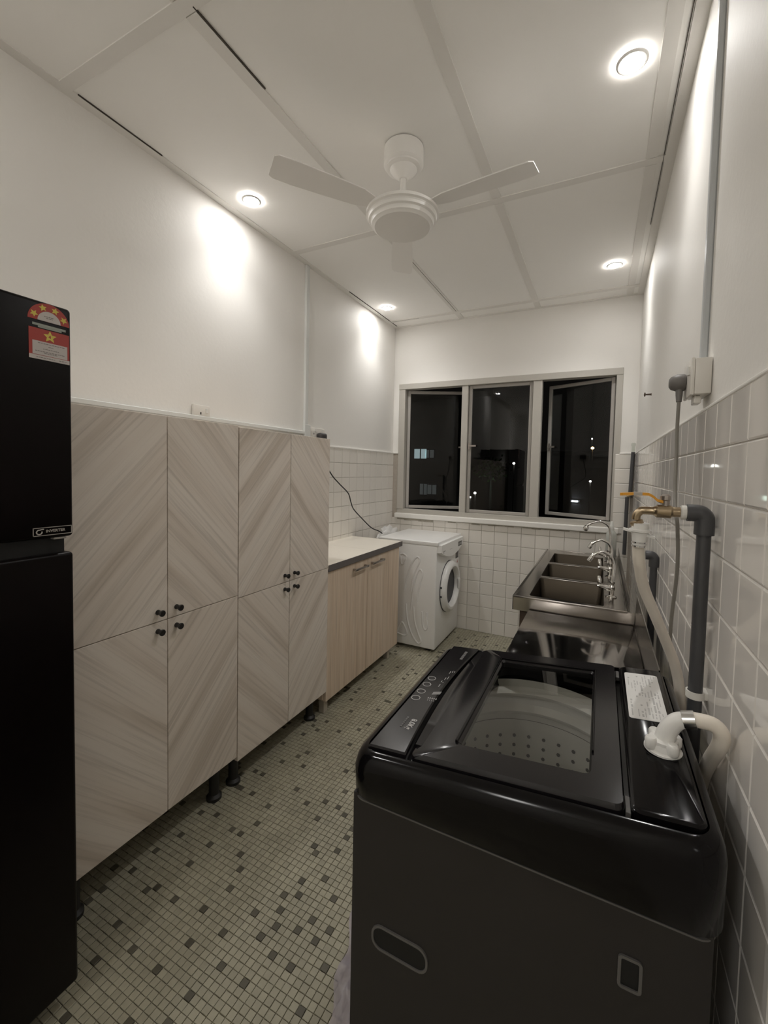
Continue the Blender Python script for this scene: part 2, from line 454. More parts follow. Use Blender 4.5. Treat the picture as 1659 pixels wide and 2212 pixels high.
# right wall: cut top row, then 106 mm rows; the nearest tiles in view are single pieces
obj('grout_bed', bx(W-.001, YR, 0, W+.004, D, TZ), M['grout_r'], wr)
obj('plaster_lip', bx(W-.006, YR, TZ-.001, W+.004, D, TZ+.006, .002), M['lip'], wr)
RP, RZ1, CP, CY = .1062, 1.4171, .109, .875
mer = tilemesh('tile_right', '-x', CP-.0009, RP-.002, .0045, M['tile_r'], .003)
mert = tilemesh('tile_right_top', '-x', CP-.0009, TZ-RZ1-.002, .0045, M['tile_r'], .003)
rest = B(); nr = 0
for k in range(14):
    for j in range(-35, 25):
        y = CY+(j+.5)*CP
        if y+CP/2 > D: continue
        if k == 0: z, m_, h = (TZ+RZ1)/2, mert, TZ-RZ1
        else: z, m_, h = RZ1-(k-.5)*RP, mer, RP
        if z-h/2 < 0: continue
        y0_ = y
        if y > .42 and z > .62 and nr < 290:
            mesh_copy('tile', m_, wr, (W-.001, y, z)); nr += 1
        else:
            box(rest, W-.0055, y-CP/2+.001, z-h/2+.001, W-.001, y+CP/2-.001, z+h/2-.001, .0015, 1)
o = obj('tile_field', rest, M['tile_r'], wr); o['kind'] = 'stuff'

# window sill of plaster, ragged underneath
bm = bx(WX0-.012, D-.028, .925, WX1+.012, D+.08, .968, .006)
obj('trim_1', bm, M['lip'], None, at=(W/2, D, .94)).__setitem__('kind', 'structure')
bm = B()
random.seed(3)
for i in range(26):
    x = .06+i*.07; h = random.uniform(.004, .016) if i > 4 else random.uniform(.012, .03)
    box(bm, x, D-.010, .926-h, x+.071, D-.004, .93)
struct(obj('trim_2', bm, pm('ragged_mortar', (.40, .37, .31), .9, var=.3, scale=50), None, at=(W/2, D, .92)))

# ---- floor mosaic
PT, OX, OY = .0210, .0084, .0105
dark_px = [(0.457,2.115),(0.524,2.011),(0.459,1.866),(0.418,1.804),(0.461,1.784),(0.565,1.823),(0.648,1.884),(0.374,1.622),(0.668,1.761),(0.523,1.62),(0.501,1.579),(0.461,1.517),(0.562,1.536),(0.753,1.594),(0.439,1.414),(0.396,1.312),(0.35,1.295),(0.48,1.312),(0.627,1.411),(0.712,1.369),(0.585,1.288),(0.373,1.126),(0.437,1.146),(0.607,1.206),(0.544,1.144),(0.586,1.144),(0.522,1.04),(0.524,0.976),(0.647,1.079),(0.86,1.218),(0.88,1.196),(0.945,1.24),(0.691,1.035),(0.964,1.135),(0.9,1.093),(0.713,0.972),(0.502,0.871),(0.479,0.83),(0.879,1.03),(0.922,1.05),(1.026,1.09),(0.584,0.87),(0.691,0.889),(0.901,0.987),(0.839,0.948),(1.005,1.008),(0.922,0.945),(0.984,0.966),(1.069,1.005),(0.499,0.725),(0.796,0.865),(0.902,0.905),(1.047,0.964),(0.733,0.804),(0.607,0.723),(0.964,0.882),(0.542,0.642),(0.71,0.722),(1.028,0.883),(1.111,0.924),(0.86,0.802),(0.943,0.8),(0.835,0.72),(1.11,0.82),(0.834,0.66),(0.456,2.418),(0.434,2.257),(0.437,2.203),(0.583,2.281),(0.648,2.21),(0.662,2.197),(0.666,1.947),(0.644,2.092),(0.683,2.315),(0.62,2.5),(0.62,2.561),(0.663,2.603),(0.621,2.643),(0.517,2.628),(0.406,2.854),(0.594,2.875)]
def cell(x, y): return (int(math.floor((x-OX)/PT)), int(math.floor((y-OY)/PT)))
rng = random.Random(11)
dark = {cell(*p) for p in dark_px}
def centre(i, j): return ((i+.5)*PT+OX, (j+.5)*PT+OY)
for i in range(-1, 93):
    for j in range(cell(0, .2)[1], cell(0, D)[1]+1):
        x, y = centre(i, j)
        seen = .43 < x < (1.13 if y < 1.3 else .76 if y < 2.6 else .70) and .62 < y < 2.9
        if not seen and rng.random() < .045: dark.add((i, j))
def proj(p):
    d = Vector(p)-CAM; z = d.dot(fw)
    return (829.5+14.36+FPX*d.dot(r2)/z, 1106-48.84-FPX*d.dot(u2)/z, z)
cells = []
for i in range(-1, 93):
    for j in range(cell(0, .2)[1], cell(0, D)[1]+1):
        x, y = centre(i, j)
        if y+PT/2 > D+.01 or x+PT/2 > W+.01 or x < -.005: continue
        px, py, z = proj((x, y, 0))
        vis = z > .2 and 180 < px < 752 and py < 2206 and x < 1.36 and x > .45
        cells.append((0 if vis else 1, (Vector((x, y, 0))-CAM).length, i, j))
cells.sort()
hw = PT/2-.0008
def mos(bm, lay, x, y, tone, rgn):
    a = [Vector((x+sx*(hw+rgn.uniform(-.0006, .0004)), y+sy*(hw+rgn.uniform(-.0006, .0004)), 0)) for sx, sy in ((-1, -1), (1, -1), (1, 1), (-1, 1))]
    h = rgn.uniform(-.0006, .0004)
    lo = [bm.verts.new(v+Vector((0, 0, -.004))) for v in a]
    hi = [bm.verts.new(v+Vector((0, 0, h-.0006))) for v in a]
    c = Vector((x, y, 0))
    tp = [bm.verts.new(c+(v-c)*.9+Vector((0, 0, h))) for v in a]
    fs = [bm.faces.new(tp)]
    for p, q in ((lo, hi), (hi, tp)):
        for s in range(4): fs.append(bm.faces.new((p[s], p[(s+1) % 4], q[(s+1) % 4], q[s])))
    for v in lo+hi+tp: v[lay] = tone
def tone_of(i, j): return rng.uniform(.0, .12) if (i, j) in dark else rng.choice((.86, .9, .93, .96, 1, .98, .9, .8))
shared = {}
def shared_tile(tone, v):
    key = (tone, v)
    if key not in shared:
        bm = B(); lay = bm.verts.layers.float.new('tone'); mos(bm, lay, 0, 0, tone, random.Random(v*31+int(tone*100)))
        bmesh.ops.recalc_face_normals(bm, faces=bm.faces)
        me_ = bpy.data.meshes.new('mosaic_tile'); bm.to_mesh(me_); bm.free(); me_.materials.append(M['mos']); shared[key] = me_
    return shared[key]
bm = B(); lay = bm.verts.layers.float.new('tone')
for n, (v, d, i, j) in enumerate(cells):
    x, y = centre(i, j)
    if n < 298:
        t_ = (.06 if (i, j) in dark else rng.choice((.84, .9, .95, 1)))
        mesh_copy('tile', shared_tile(t_, rng.randrange(4)), floor, (x, y, 0))
    else: mos(bm, lay, x, y, tone_of(i, j), rng)
o = obj('mosaic_field', bm, M['mos'], floor); o['kind'] = 'stuff'

# ---- window: aluminium frame, three lights, the outer two opened outwards
win = struct(bpy.data.objects.new('window_1', None)); put(win, None, (.95, D, WZ0))
FY0, FY1 = D+.004, D+.075
XM = [.112, .640, .694, 1.222, 1.290, 1.806]
def fr(name, x0, z0, x1, z1, y0=FY0, y1=FY1, bev=.003, m='alu'): return obj(name, bx(x0, y0, z0, x1, y1, z1, bev), M[m], win, at=((x0+x1)/2, y0, (z0+z1)/2))
fr('frame', WX0, WZ1-.05, WX1, WZ1, D-.006); fr('frame', WX0, WZ0, WX1, WZ0+.042, D+.002)
fr('frame', WX0, WZ0+.04, XM[0], WZ1-.048, D-.002); fr('frame', XM[5], WZ0+.04, WX1, WZ1-.048, D-.002)
fr('mullion', XM[1], WZ0+.04, XM[2], WZ1-.048); fr('mullion', XM[3], WZ0+.04, XM[4], WZ1-.048)
def sash(hx, wx, ang, z0, z1, yh, hside):
    """hx hinge line, wx width towards the free edge (sign gives the side), opened outwards by ang"""
    ms = Matrix.Translation((hx, yh, 0)) @ Matrix.Rotation(ang, 4, 'Z')
    s = 1 if wx > 0 else -1; wd = abs(wx); f = .027
    def part(name, boxes, m, parent, d0=-.012, d1=.012):
        bm = B()
        for a, c, za, zb in boxes: box(bm, min(s*a, s*c), d0, za, max(s*a, s*c), d1, zb, .003 if d1 > .005 else 0, 1)
        bmesh.ops.transform(bm, matrix=ms, verts=bm.verts)
        return obj(name, bm, m, parent, at=(hx, yh, (z0+z1)/2))
    fo = part('sash', [(0, f, z0, z1), (wd-f, wd, z0, z1), (f, wd-f, z0, z0+f), (f, wd-f, z1-f, z1)], M['alud'], win)
    part('pane', [(f-.004, wd-f+.004, z0+f-.004, z1-f+.004)], M['pane'], fo, -.003, .003)
    zc = (z0+z1)/2+.03
    part('handle', [(wd-f*.8, wd-f*.2, zc-.03, zc+.03)], M['nickel'], fo, -.022, -.012)
    part('handle', [(wd-.075, wd-.012, zc-.007, zc+.007)], M['nickel'], fo, -.034, -.022)
    return fo
sash(XM[0]+.002, .545, R(24), 1.012, 2.086, D+.055, 'l')
sash(XM[5]-.002, -.530, R(-24), 1.012, 2.086, D+.055, 'r')
sash(XM[3]-.003, -.522, 0, 1.008, 2.090, D+.04, 'r')

# ------------------------------------------------------------------ downlights
def downlight(x, y, label):
    t = thing('downlight', label, 'ceiling light', (x, y, H), 'downlights in the ceiling')
    obj('ring', lathe(B(), [(.036, -.0045), (.036, -.009), (.040, -.010), (.045, -.007), (.046, -.0045)], (x, y, H), n=32, cap0=False, cap1=False), M['ring'], t, smooth=40)
    obj('lens', lathe(B(), [(.001, -.0092), (.020, -.0088), (.036, -.007), (.036, -.0045)], (x, y, H), n=32), M['lens'], t, smooth=40)
    ld = bpy.data.lights.new('beam', 'SPOT'); ld.energy = BEAM_W; ld.spot_size = R(BEAM_ANGLE); ld.spot_blend = 1.0
    ld.shadow_soft_size = .026; ld.color = LAMP_COL
    lo = bpy.data.objects.new('beam', ld); put(lo, t, (x, y, H-.020))
    lo.rotation_euler = (0, R(BEAM_TILT) * (-1 if x < W/2 else 1), 0)      # gimbal lamps, turned a little towards the room
    la = bpy.data.lights.new('spill', 'AREA'); la.shape = 'DISK'; la.size = .06; la.energy = SPILL_W; la.color = LAMP_COL
    lo = bpy.data.objects.new('spill', la); put(lo, t, (x, y, H-.0115))
downlight(.162, 1.598, 'round recessed downlight above the tall cabinets, left of the fan')
downlight(.150, 3.078, 'small round downlight in the far left ceiling corner by the window')
downlight(1.769, 1.569, 'large round downlight near the right wall, nearest of the four')
downlight(1.756, 3.005, 'small round downlight above the sink in the far right corner')
downlight(.165, .10, 'round recessed downlight above the black refrigerator')

# added fill lamp, unseen behind the camera, to raise the room's overall brightness
t = thing('fill_lamp', 'added round fill lamp on the unseen rear ceiling of the kitchen', 'ceiling light', (.97, -1.75, H))
obj('base', lathe(B(), [(.19, -.0045), (.20, -.012), (.20, -.035), (.185, -.040)], (.97, -1.75, H), n=40, cap1=False), M['ring'], t, smooth=40)
obj('diffuser', lathe(B(), [(.184, -.038), (.15, -.058), (.08, -.068), (.0, -.070)], (.97, -1.75, H), n=40, cap0=False), emit('fill_lamp_diffuser', (1, .98, .95), 12), t, smooth=50)
la = bpy.data.lights.new('lamp', 'POINT'); la.energy = FILL_W; la.shadow_soft_size = .15; la.color = LAMP_COL
put(bpy.data.objects.new('lamp', la), t, (.97, -1.75, H-.23))

# ------------------------------------------------------------------ ceiling fan
FX, FY = .97, 1.605
fan = thing('ceiling_fan', 'white ceiling fan with stepped round motor cover in the middle of the ceiling', 'fan', (FX, FY, H))
obj('canopy', lathe(B(), [(.079, -.0044), (.080, -.02), (.080, -.068), (.074, -.074), (.070, -.076), (.070, -.082), (.062, -.086), (.055, -.086), (.048, -.096), (.030, -.112), (.016, -.122)], (FX, FY, H), n=40), M['fan'], fan, smooth=35)
obj('rod', lathe(B(), [(.011, -.115), (.011, -.222), (.024, -.230), (.028, -.246)], (FX, FY, H), n=20), M['fan'], fan, smooth=35)
obj('motor', lathe(B(), [(.03, -.236), (.100, -.243), (.138, -.250), (.147, -.257), (.148, -.268), (.140, -.272), (.137, -.277), (.136, -.287), (.128, -.291), (.125, -.296), (.124, -.304), (.117, -.308), (.112, -.313), (.0, -.315)], (FX, FY, H), n=56), M['fan'], fan, smooth=25)
for k in range(3):
    a = R(FAN_A := 115) + k*2*math.pi/3
    mt = Matrix.Translation((FX, FY, H-.250)) @ Matrix.Rotation(a, 4, 'Z') @ Matrix.Rotation(R(9), 4, 'X')
    rings = []
    for x, hw_, s in ((.135, .026, 0), (.19, .044, 0), (.32, .050, 0), (.44, .054, 0), (.51, .052, 0), (.525, .042, 0)):
        rings.append([mt @ Vector(p) for p in ((x, -hw_, -.002), (x, hw_, -.002), (x, hw_, .002), (x, -hw_, .002))])
    obj('blade', loops(B(), rings), M['fan'], fan, at=(FX, FY, H-.250))

# ------------------------------------------------------------------ tall cabinets
CX = .436
def tall_cabinet(y0, y1, zt, zm, zb, tilt, label):
    t = thing('tall_cabinet', label, 'cabinet', (.22, (y0+y1)/2, 0), 'taupe herringbone cabinets')
    obj('carcass', bx(.03, y0+.001, zb+.004, CX-.020, y1-.001, zt, .001, 1), M['taupeV'], t)
    obj('edge_gap', bx(CX-.0205, y0+.004, zb+.006, CX-.0185, y1-.004, zt-.003), M['carc'], t)
    ym = (y0+y1)/2; g = .0014
    for ya, yb, up_, nn in ((y0, ym, 1, 'P'), (ym, y1, 1, 'N'), (y0, ym, 0, 'N'), (ym, y1, 0, 'P')):
        za, zc = (zm, zt) if up_ else (zb, zm)
        d = obj('door', bx(CX-.0185, ya+g, za+g, CX, yb-g, zc-(0 if up_ else g), .0008, 1), M['taupe'+nn], t, at=(CX, (ya+yb)/2, (za+zc)/2))
        ky = ym-.036 if ya == y0 else ym+.033
        kz = zm+.033 if up_ else zm-.031
        bm = lathe(B(), [(.0085, 0), (.0085, .004), (.0062, .009), (.0075, .016), (.0105, .021), (.0108, .025), (.009, .027)], (CX, ky, kz), (1, 0, 0), 20)
        obj('knob', bm, M['black'], d, smooth=40)
    for ly in (y0+.05, y1-.05):
        for lx in (.09, CX-.075):
            obj('leg', lathe(B(), [(.030, 0), (.030, .012), (.020, .022), (.020, zb-.02), (.034, zb-.012), (.034, zb+.004)], (lx, ly, 0), n=18), M['blackleg'], t, smooth=40)
    return t
tall_cabinet(.637, 1.2605, 1.520, .838, .165, -.006, 'taupe herringbone tall cabinet beside the fridge')
tall_cabinet(1.2622, 1.898, 1.5145, .826, .143, -.012, 'taupe herringbone tall cabinet next to the cream worktop')

# ------------------------------------------------------------------ base cabinet and worktop
t = thing('base_cabinet', 'birch-coloured base cabinet with two doors under the cream worktop', 'cabinet', (.22, 2.36, 0))
BZ0, BZ1, BY0, BY1 = .078, .800, 1.905, 2.822
obj('carcass', bx(.02, BY0, BZ0+.004, CX-.032, BY1, BZ1, .001, 1), M['birch'], t)
ym = 2.352
for ya, yb in ((BY0, ym), (ym, BY1)):
    d = obj('door', bx(CX-.030, ya+.0018, BZ0, CX-.010, yb-.0018, BZ1-.004, .0012, 1), M['birch'], t, at=(CX, (ya+yb)/2, .44))
    hy0, hy1 = (2.158, 2.325) if ya == BY0 else (2.380, 2.545)
    bm = bx(CX+.010, hy0, .752, CX+.018, hy1, .764, .002)
    box(bm, CX-.010, hy0+.012, .751, CX+.018, hy0+.024, .765, .002); box(bm, CX-.010, hy1-.024, .751, CX+.018, hy1-.012, .765, .002)
    obj('bar_handle', bm, M['nickel'], d, smooth=40)
for ly in (BY0+.035, BY1-.10):
    for lx in (.08, CX-.05):
        obj('leg', bx(lx-.018, ly-.018, 0, lx+.018, ly+.018, BZ0+.004, .002, 1), M['paleleg'], t)
wt = obj('worktop', bx(.004, 1.902, .8145, CX, 2.848, .838, .0015, 1), M['worktop'], at=(.22, 2.37, .81))
tag(wt, 'cream worktop with dark grey front edge on the birch base cabinet', 'worktop')
obj('edge_band', bx(CX-.001, 1.902, .803, CX+.002, 2.850, .8375), M['edge'], wt)
obj('edge_band', bx(.004, 2.8475, .803, CX+.001, 2.850, .8375), M['edge'], wt)
obj('underside', bx(.004, 1.903, .8005, CX-.0015, 2.847, .8145), M['edge'], wt)
obj('joint_line', bx(.01, 2.42, .8378, CX-.01, 2.4225, .8382), pm('joint_shade', (.50, .46, .39), .6), wt)

# ------------------------------------------------------------------ fridge
FXF, FYR = .604, .579
f = thing('refrigerator', 'tall black two-door refrigerator at the left edge beside the cabinets', 'refrigerator', (.33, .27, 0))
obj('body', bx(.03, -.02, .045, FXF-.055, FYR-.004, 1.708, .006), M['fridge'], f, smooth=40)
top_door = obj('freezer_door', bx(FXF-.052, -.03, 1.184, FXF, FYR, 1.716, .008, 3), M['fridge'], f, smooth=40)
low_door = obj('fridge_door', bx(FXF-.052, -.03, .062, FXF, FYR, 1.146, .008, 3), M['fridge'], f, smooth=40)
obj('door_gap', bx(FXF-.06, -.02, 1.140, FXF-.018, FYR-.012, 1.19), M['fridgein'], f)
obj('hinge', bx(FXF-.035, FYR-.040, 1.1795, FXF-.004, FYR-.014, 1.184, .001), M['hinge'], f)
obj('kick_plate', bx(.06, -.01, .012, FXF-.075, FYR-.03, .06, .004), M['fridgein'], f)
for fy in (.03, FYR-.06):
    for fx in (.10, FXF-.10): obj('foot', lathe(B(), [(.02, 0), (.02, .01), (.012, .014), (.012, .02)], (fx, fy, 0), n=14), M['blackleg'], f)
def flat(pts, x, d=.0005): return prism(B(), [(x, y, z) for y, z in pts], (d, 0, 0))
def star(cy, cz, r, rot=0):
    return [(cy+(r if i % 2 == 0 else r*.47)*math.sin(rot+i*math.pi/5), cz+(r if i % 2 == 0 else r*.47)*math.cos(rot+i*math.pi/5)) for i in range(10)]
def rect(y0, z0, y1, z1): return [(y0, z0), (y1, z0), (y1, z1), (y0, z1)]
X0 = FXF+.0002
# energy label: red arch with four stars, red panel with a big star, white text field
lab = obj('energy_label', flat(rect(.4945, 1.588, .5735, 1.654), X0), M['red'], top_door)
cyy, cz0 = .5335, 1.6725
arch = [(cyy+.0405*math.cos(R(a)), cz0+.0400*math.sin(R(a))) for a in range(0, 181, 6)]
obj('label_arch', flat(arch, X0), M['red'], lab)
obj('label_dial', flat([(cyy+.0225*math.cos(R(a)), cz0+.0225*math.sin(R(a))) for a in range(0, 181, 10)], X0+.0006), M['stw'], lab)
for a in (157, 112, 68, 24):
    obj('star', flat(star(cyy+.0315*math.cos(R(a)), cz0+.0305*math.sin(R(a)), .0080, R(90-a)*.6), X0+.0006), M['yellow'], lab)
obj('label_strip', flat(rect(.5015, 1.6600, .5665, 1.6650), X0), M['stg'], lab)
obj('label_strip', flat(rect(.5120, 1.6562, .5580, 1.6598), X0), M['stg'], lab)
obj('star', flat(star(cyy+.001, 1.6400, .0134), X0+.0006), M['yellow'], lab)
YZ = lambda y, z, x: Matrix(((0, 0, 1, x), (1, 0, 0, y), (0, 1, 0, z), (0, 0, 0, 1)))
obj('numeral', text('4', .0095, YZ(cyy-.0018, 1.6368, X0+.0013), .0002, True), M['red'], lab)
obj('label_panel', flat(rect(.5010, 1.5965, .5690, 1.6265), X0+.0006), M['stw'], lab)
obj('label_panel', flat(rect(.4945, 1.5865, .5735, 1.5955), X0+.0006), M['stw'], lab)
bm = B()
for y0, y1, z in ((.511, .563, 1.6225), (.531, .541, 1.6165), (.521, .552, 1.6105), (.506, .564, 1.6045), (.523, .549, 1.6015), (.508, .545, 1.5910), (.552, .568, 1.5912), (.524, .543, 1.6835), (.528, .540, 1.6800)):
    y = y0
    while y < y1:
        l = random.uniform(.002, .005); loops(bm, [[Vector((X0+.0012, a, b)) for a, b in rect(y, z-.0007, min(y+l, y1), z+.0007)], [Vector((X0+.0014, a, b)) for a, b in rect(y, z-.0007, min(y+l, y1), z+.0007)]]); y += l+.0012
obj('small_print', bm, M['ink'], lab)['kind'] = 'stuff'
# INVERTER badge
by0, by1, bz0, bz1 = .4965, .5745, 1.1915, 1.2105
bm = B()
for a in (rect(by0, bz0, by1, bz0+.0014), rect(by0, bz1-.0014, by1, bz1), rect(by0, bz0, by0+.0014, bz1), rect(by1-.0014, bz0, by1, bz1)):
    loops(bm, [[Vector((X0, y, z)) for y, z in a], [Vector((X0+.0008, y, z)) for y, z in a]])
bd = obj('inverter_badge', bm, M['badge'], top_door)
obj('lettering', text('INVERTER', .0088, YZ(.5212, 1.1985, X0+.0004), .0003, True), M['badge'], bd)
bm = B(); pts = [(X0+.0006, .5085+.0052*math.cos(R(a)), 1.2002+.0050*math.sin(R(a))) for a in range(75, 376, 20)]
tube(bm, [(X0+.0006, .5172, 1.2062), (X0+.0006, .5120, 1.2058)] + pts, .0013, 8, 3)
obj('emblem', bm, M['badge'], bd)

# ------------------------------------------------------------------ front loading washer in the far corner
w_ = thing('front_load_washer', 'white front-loading washing machine in the far left corner', 'washing machine', (.43, 3.24, 0))
wx0, wx1, wy0, wy1, wz = .19, .668, 2.958, 3.522, .806
obj('body', bx(wx0, wy0, .022, wx1, wy1, wz, .010, 3), M['white'], w_, smooth=35)
obj('top_plate', bx(wx0-.005, wy0-.004, wz-.004, wx1+.012, wy1+.004, .833, .006, 3), M['white'], w_, smooth=35)
# control fascia: bulged panel whose lower edge bows down
bm = B(); rings = []
for x, ins in ((wx1-.004, 0), (wx1+.020, .002), (wx1+.034, .010)):
    top = [(wy0+.004+ins, .812-ins*.3), (wy1-.004-ins, .812-ins*.3)]
    n = 14
    low = [(wy1-.004-ins-(wy1-wy0-.008-2*ins)*i/n, .752+ins*.5-.062*math.sin(math.pi*i/n)**.8) for i in range(n+1)]
    rings.append([Vector((x, y, z)) for y, z in [top[0], top[1]] + low])
loops(bm, rings)
con = obj('control_panel', bm, M['white'], w_, smooth=30)
obj('display', bx(wx1+.034, 3.375, .745, wx1+.0355, 3.470, .782, .001), M['display'], con)
bm = B()
for i in range(4): box(bm, wx1+.0354, 3.385+i*.02, .755, wx1+.036, 3.398+i*.02, .772)
obj('display_marks', bm, M['print'], con)
obj('program_mark', bx(wx1+.034, 3.010, .757, wx1+.0345, 3.055, .761), M['ink'], con)
obj('program_mark', bx(wx1+.034, 3.015, .742, wx1+.0345, 3.022, .757), M['ink'], con)
obj('program_mark', bx(wx1+.034, 3.16, .752, wx1+.0344, 3.22, .755), M['labelink'], con)
st = obj('sticker', bx(wx1, 3.420, .632, wx1+.0008, 3.495, .690), M['display'], w_)
bm = B()
for i in range(3): box(bm, wx1+.0007, 3.427+i*.022, .645, wx1+.0012, 3.443+i*.022, .680)
obj('sticker_print', bm, M['ink'], st)
obj('sticker', prism(B(), [(wx1, 3.462, .590), (wx1, 3.482, .590), (wx1, 3.472, .618)], (.0008, 0, 0)), M['red'], w_)
dc = (wx1, 3.245, .445)
obj('door_recess', lathe(B(), [(.205, -.002), (.205, .003), (.196, .004)], dc, (1, 0, 0), 56, False, True), M['greyrubber'], w_, smooth=30)
dr = obj('door', lathe(B(), [(.199, .002), (.203, .012), (.200, .026), (.188, .040), (.176, .046), (.160, .045), (.152, .038), (.143, .020), (.141, .006)], dc, (1, 0, 0), 56, False, False), M['white'], w_, smooth=35)
obj('door_seal', lathe(B(), [(.143, .012), (.141, .004), (.132, .0005)], dc, (1, 0, 0), 48, False, False), M['greyrubber'], dr, smooth=35)
obj('door_glass', lathe(B(), [(.134, .002), (.105, .0008), (.06, .0006), (.0, .0005)], dc, (1, 0, 0), 48, False, True), M['wdrum'], dr, smooth=60)
obj('door_handle', bx(wx1+.030, dc[1]+.140, dc[2]-.055, wx1+.050, dc[1]+.170, dc[2]+.035, .008, 3), M['whiteplas'], dr, smooth=40)
for z in (.405, .475): obj('hinge', bx(wx1+.004, dc[1]-.208, z-.006, wx1+.018, dc[1]-.196, z+.006, .002), M['greyrubber'], w_)
# embossed ribs on the side panel
def rib(pts, r=.007):
    bm = tube(B(), [(x, wy0, z) for x, z in pts], r, 8, 8)
    for v in bm.verts: v.co.y = wy0+(v.co.y-wy0)*.95
    obj('side_rib', bm, M['white'], w_, smooth=60)
rib([(.470, .300), (.485, .44), (.505, .55), (.535, .615), (.556, .60), (.558, .57), (.545, .52), (.528, .44), (.520, .36)])
rib([(.415, .44), (.43, .53), (.465, .64), (.505, .705), (.530, .70), (.532, .67), (.510, .62), (.480, .53), (.470, .44)])
rib([(.43, .34), (.445, .22), (.48, .12), (.53, .055), (.555, .06), (.556, .085), (.530, .14), (.505, .22), (.492, .33)])
rib([(.565, .30), (.573, .20), (.590, .165), (.605, .185), (.602, .26), (.600, .30)])
rib([(.375, .715), (.40, .72), (.425, .70), (.41, .66), (.395, .64), (.38, .65), (.375, .70)])
rib([(.36, .10), (.42, .09), (.445, .11), (.425, .16), (.40, .19), (.375, .16), (.36, .11)])
for fy in (wy0+.05, wy1-.05):
    for fx in (wx0+.06, wx1-.06): obj('foot', lathe(B(), [(.022, 0), (.022, .012), (.014, .016), (.014, .026)], (fx, fy, 0), n=14), M['blackleg'], w_)

# crumpled white plastic behind the washer
bm = B()
bmesh.ops.create_icosphere(bm, subdivisions=4, radius=1)
rw = random.Random(5)
ph = [rw.uniform(0, 6) for _ in range(6)]
for v in bm.verts:
    c = v.co.copy()
    k = 1+.10*math.sin(9*c.x+ph[0])*math.sin(8*c.y+ph[1])+.07*math.sin(17*c.z+ph[2]+5*c.x)+.05*math.sin(23*c.y+ph[3])
    v.co = Vector((.100+c.x*.072*k, 3.28+c.y*.22*k, .66+c.z*.205*k))
pw = obj('plastic_wrap', bm, M['wrap'], at=(.10, 3.28, .46), smooth=60)
tag(pw, 'crumpled white plastic wrapping stuffed between the white washer and the tiled wall', 'plastic wrapping')

# black cord from the wall socket down to the washer
cordb = thing('power_cord', 'thin black cord with dark plug running from the double socket to the white washer', 'power cord', (.02, 2.39, 1.57))
obj('plug', bx(.0125, 2.352, 1.545, .055, 2.425, 1.597, .014, 3), M['plugb'], cordb, smooth=50)
obj('cable', tube(B(), [(.03, 2.39, 1.55), (.045, 2.37, 1.45), (.1, 2.404, 1.325), (.1, 2.50, 1.26), (.1, 2.626, 1.185), (.1, 2.665, 1.12), (.1, 2.707, 1.063), (.1, 2.833, .982), (.11, 2.965, .898), (.125, 3.06, .862), (.14, 3.10, .838)], .0042, 8, 6), M['cordb'], cordb, smooth=60)

# ------------------------------------------------------------------ sockets and trunking on the left wall
def socket(name_loc, y0, y1, z0, z1, gangs, label, grp='wall sockets'):
    t = thing('wall_socket', label, 'socket', (0, (y0+y1)/2, z0), grp)
    pl = obj('face_plate', bx(-.003, y0, z0, .010, y1, z1, .004, 2), M['sockw'], t, smooth=40)
    gw = (y1-y0)/gangs
    for g in range(gangs):
        c = y0+gw*(g+.5)-(.006 if gangs == 1 else 0)
        bm = bx(.0095, c-.003, z0+.052, .0104, c+.003, z0+.063); box(bm, .0095, c-.016, z0+.029, .0104, c-.008, z0+.034); box(bm, .0095, c+.006, z0+.029, .0104, c+.014, z0+.034)
        obj('pin_holes', bm, M['hole'], pl)
        sy = c+.033 if gangs == 1 else c+.012
        sz = z0+.062 if gangs == 1 else z0+.072
        obj('rocker_switch', bx(.009, sy-.006, sz, .0145, sy+.006, sz+.022, .002), M['whiteplas'], pl)
socket(0, 1.393, 1.490, 1.551, 1.648, 1, 'single white switched wall socket just above the tall cabinets')
socket(0, 2.288, 2.453, 1.531, 1.629, 2, 'double white wall socket with a dark plug near the window')
tr = obj('cable_trunking', bx(-.004, 0, 1.577, .014, 2.226, 1.596, .002, 1), M['trunk'], at=(0, 1.1, 1.58)); tag(tr, 'horizontal white cable trunking along the tall cabinet tops', 'trunking', 'cable trunking')
tr = thing('cable_trunking', 'vertical white cable trunking from ceiling to double socket on the left wall', 'trunking', (0, 2.25, 1.56), 'cable trunking')
obj('channel', bx(-.004, 2.230, 1.64, .014, 2.262, H-.006, .002, 1), M['trunk'], tr)
obj('lower_box', bx(-.004, 2.227, 1.54, .016, 2.286, 1.64, .002, 1), M['trunk'], tr)

# ------------------------------------------------------------------ right wall: trunking, box, plug
tr = obj('cable_trunking', bx(W-.010, 1.268, 1.626, W+.004, 1.292, H-.006, .003, 1), M['trunkg'], at=(W, 1.28, 1.63)); tag(tr, 'grey cable trunking from ceiling to socket box on the right wall', 'trunking', 'cable trunking')
sb = thing('socket_box', 'surface-mounted white socket box on the right wall above the tiles', 'socket', (W, 1.25, 1.55))
obj('back_box', bx(W-.030, 1.205, 1.549, W+.003, 1.300, 1.632, .003, 2), M['sockw'], sb, smooth=40)
pl = obj('face_plate', bx(W-.038, 1.203, 1.547, W-.030, 1.302, 1.634, .003, 2), M['sockw'], sb, smooth=40)
obj('rocker_switch', bx(W-.043, 1.215, 1.595, W-.037, 1.230, 1.617, .002), M['whiteplas'], pl)
obj('loose_tab', bx(W-.026, 1.225, 1.530, W-.012, 1.262, 1.548, .002), M['sockw'], sb)
pc = thing('power_cord', 'grey plug and grey cord hanging down the right wall behind the black washer', 'power cord', (1.90, 1.26, 1.57))
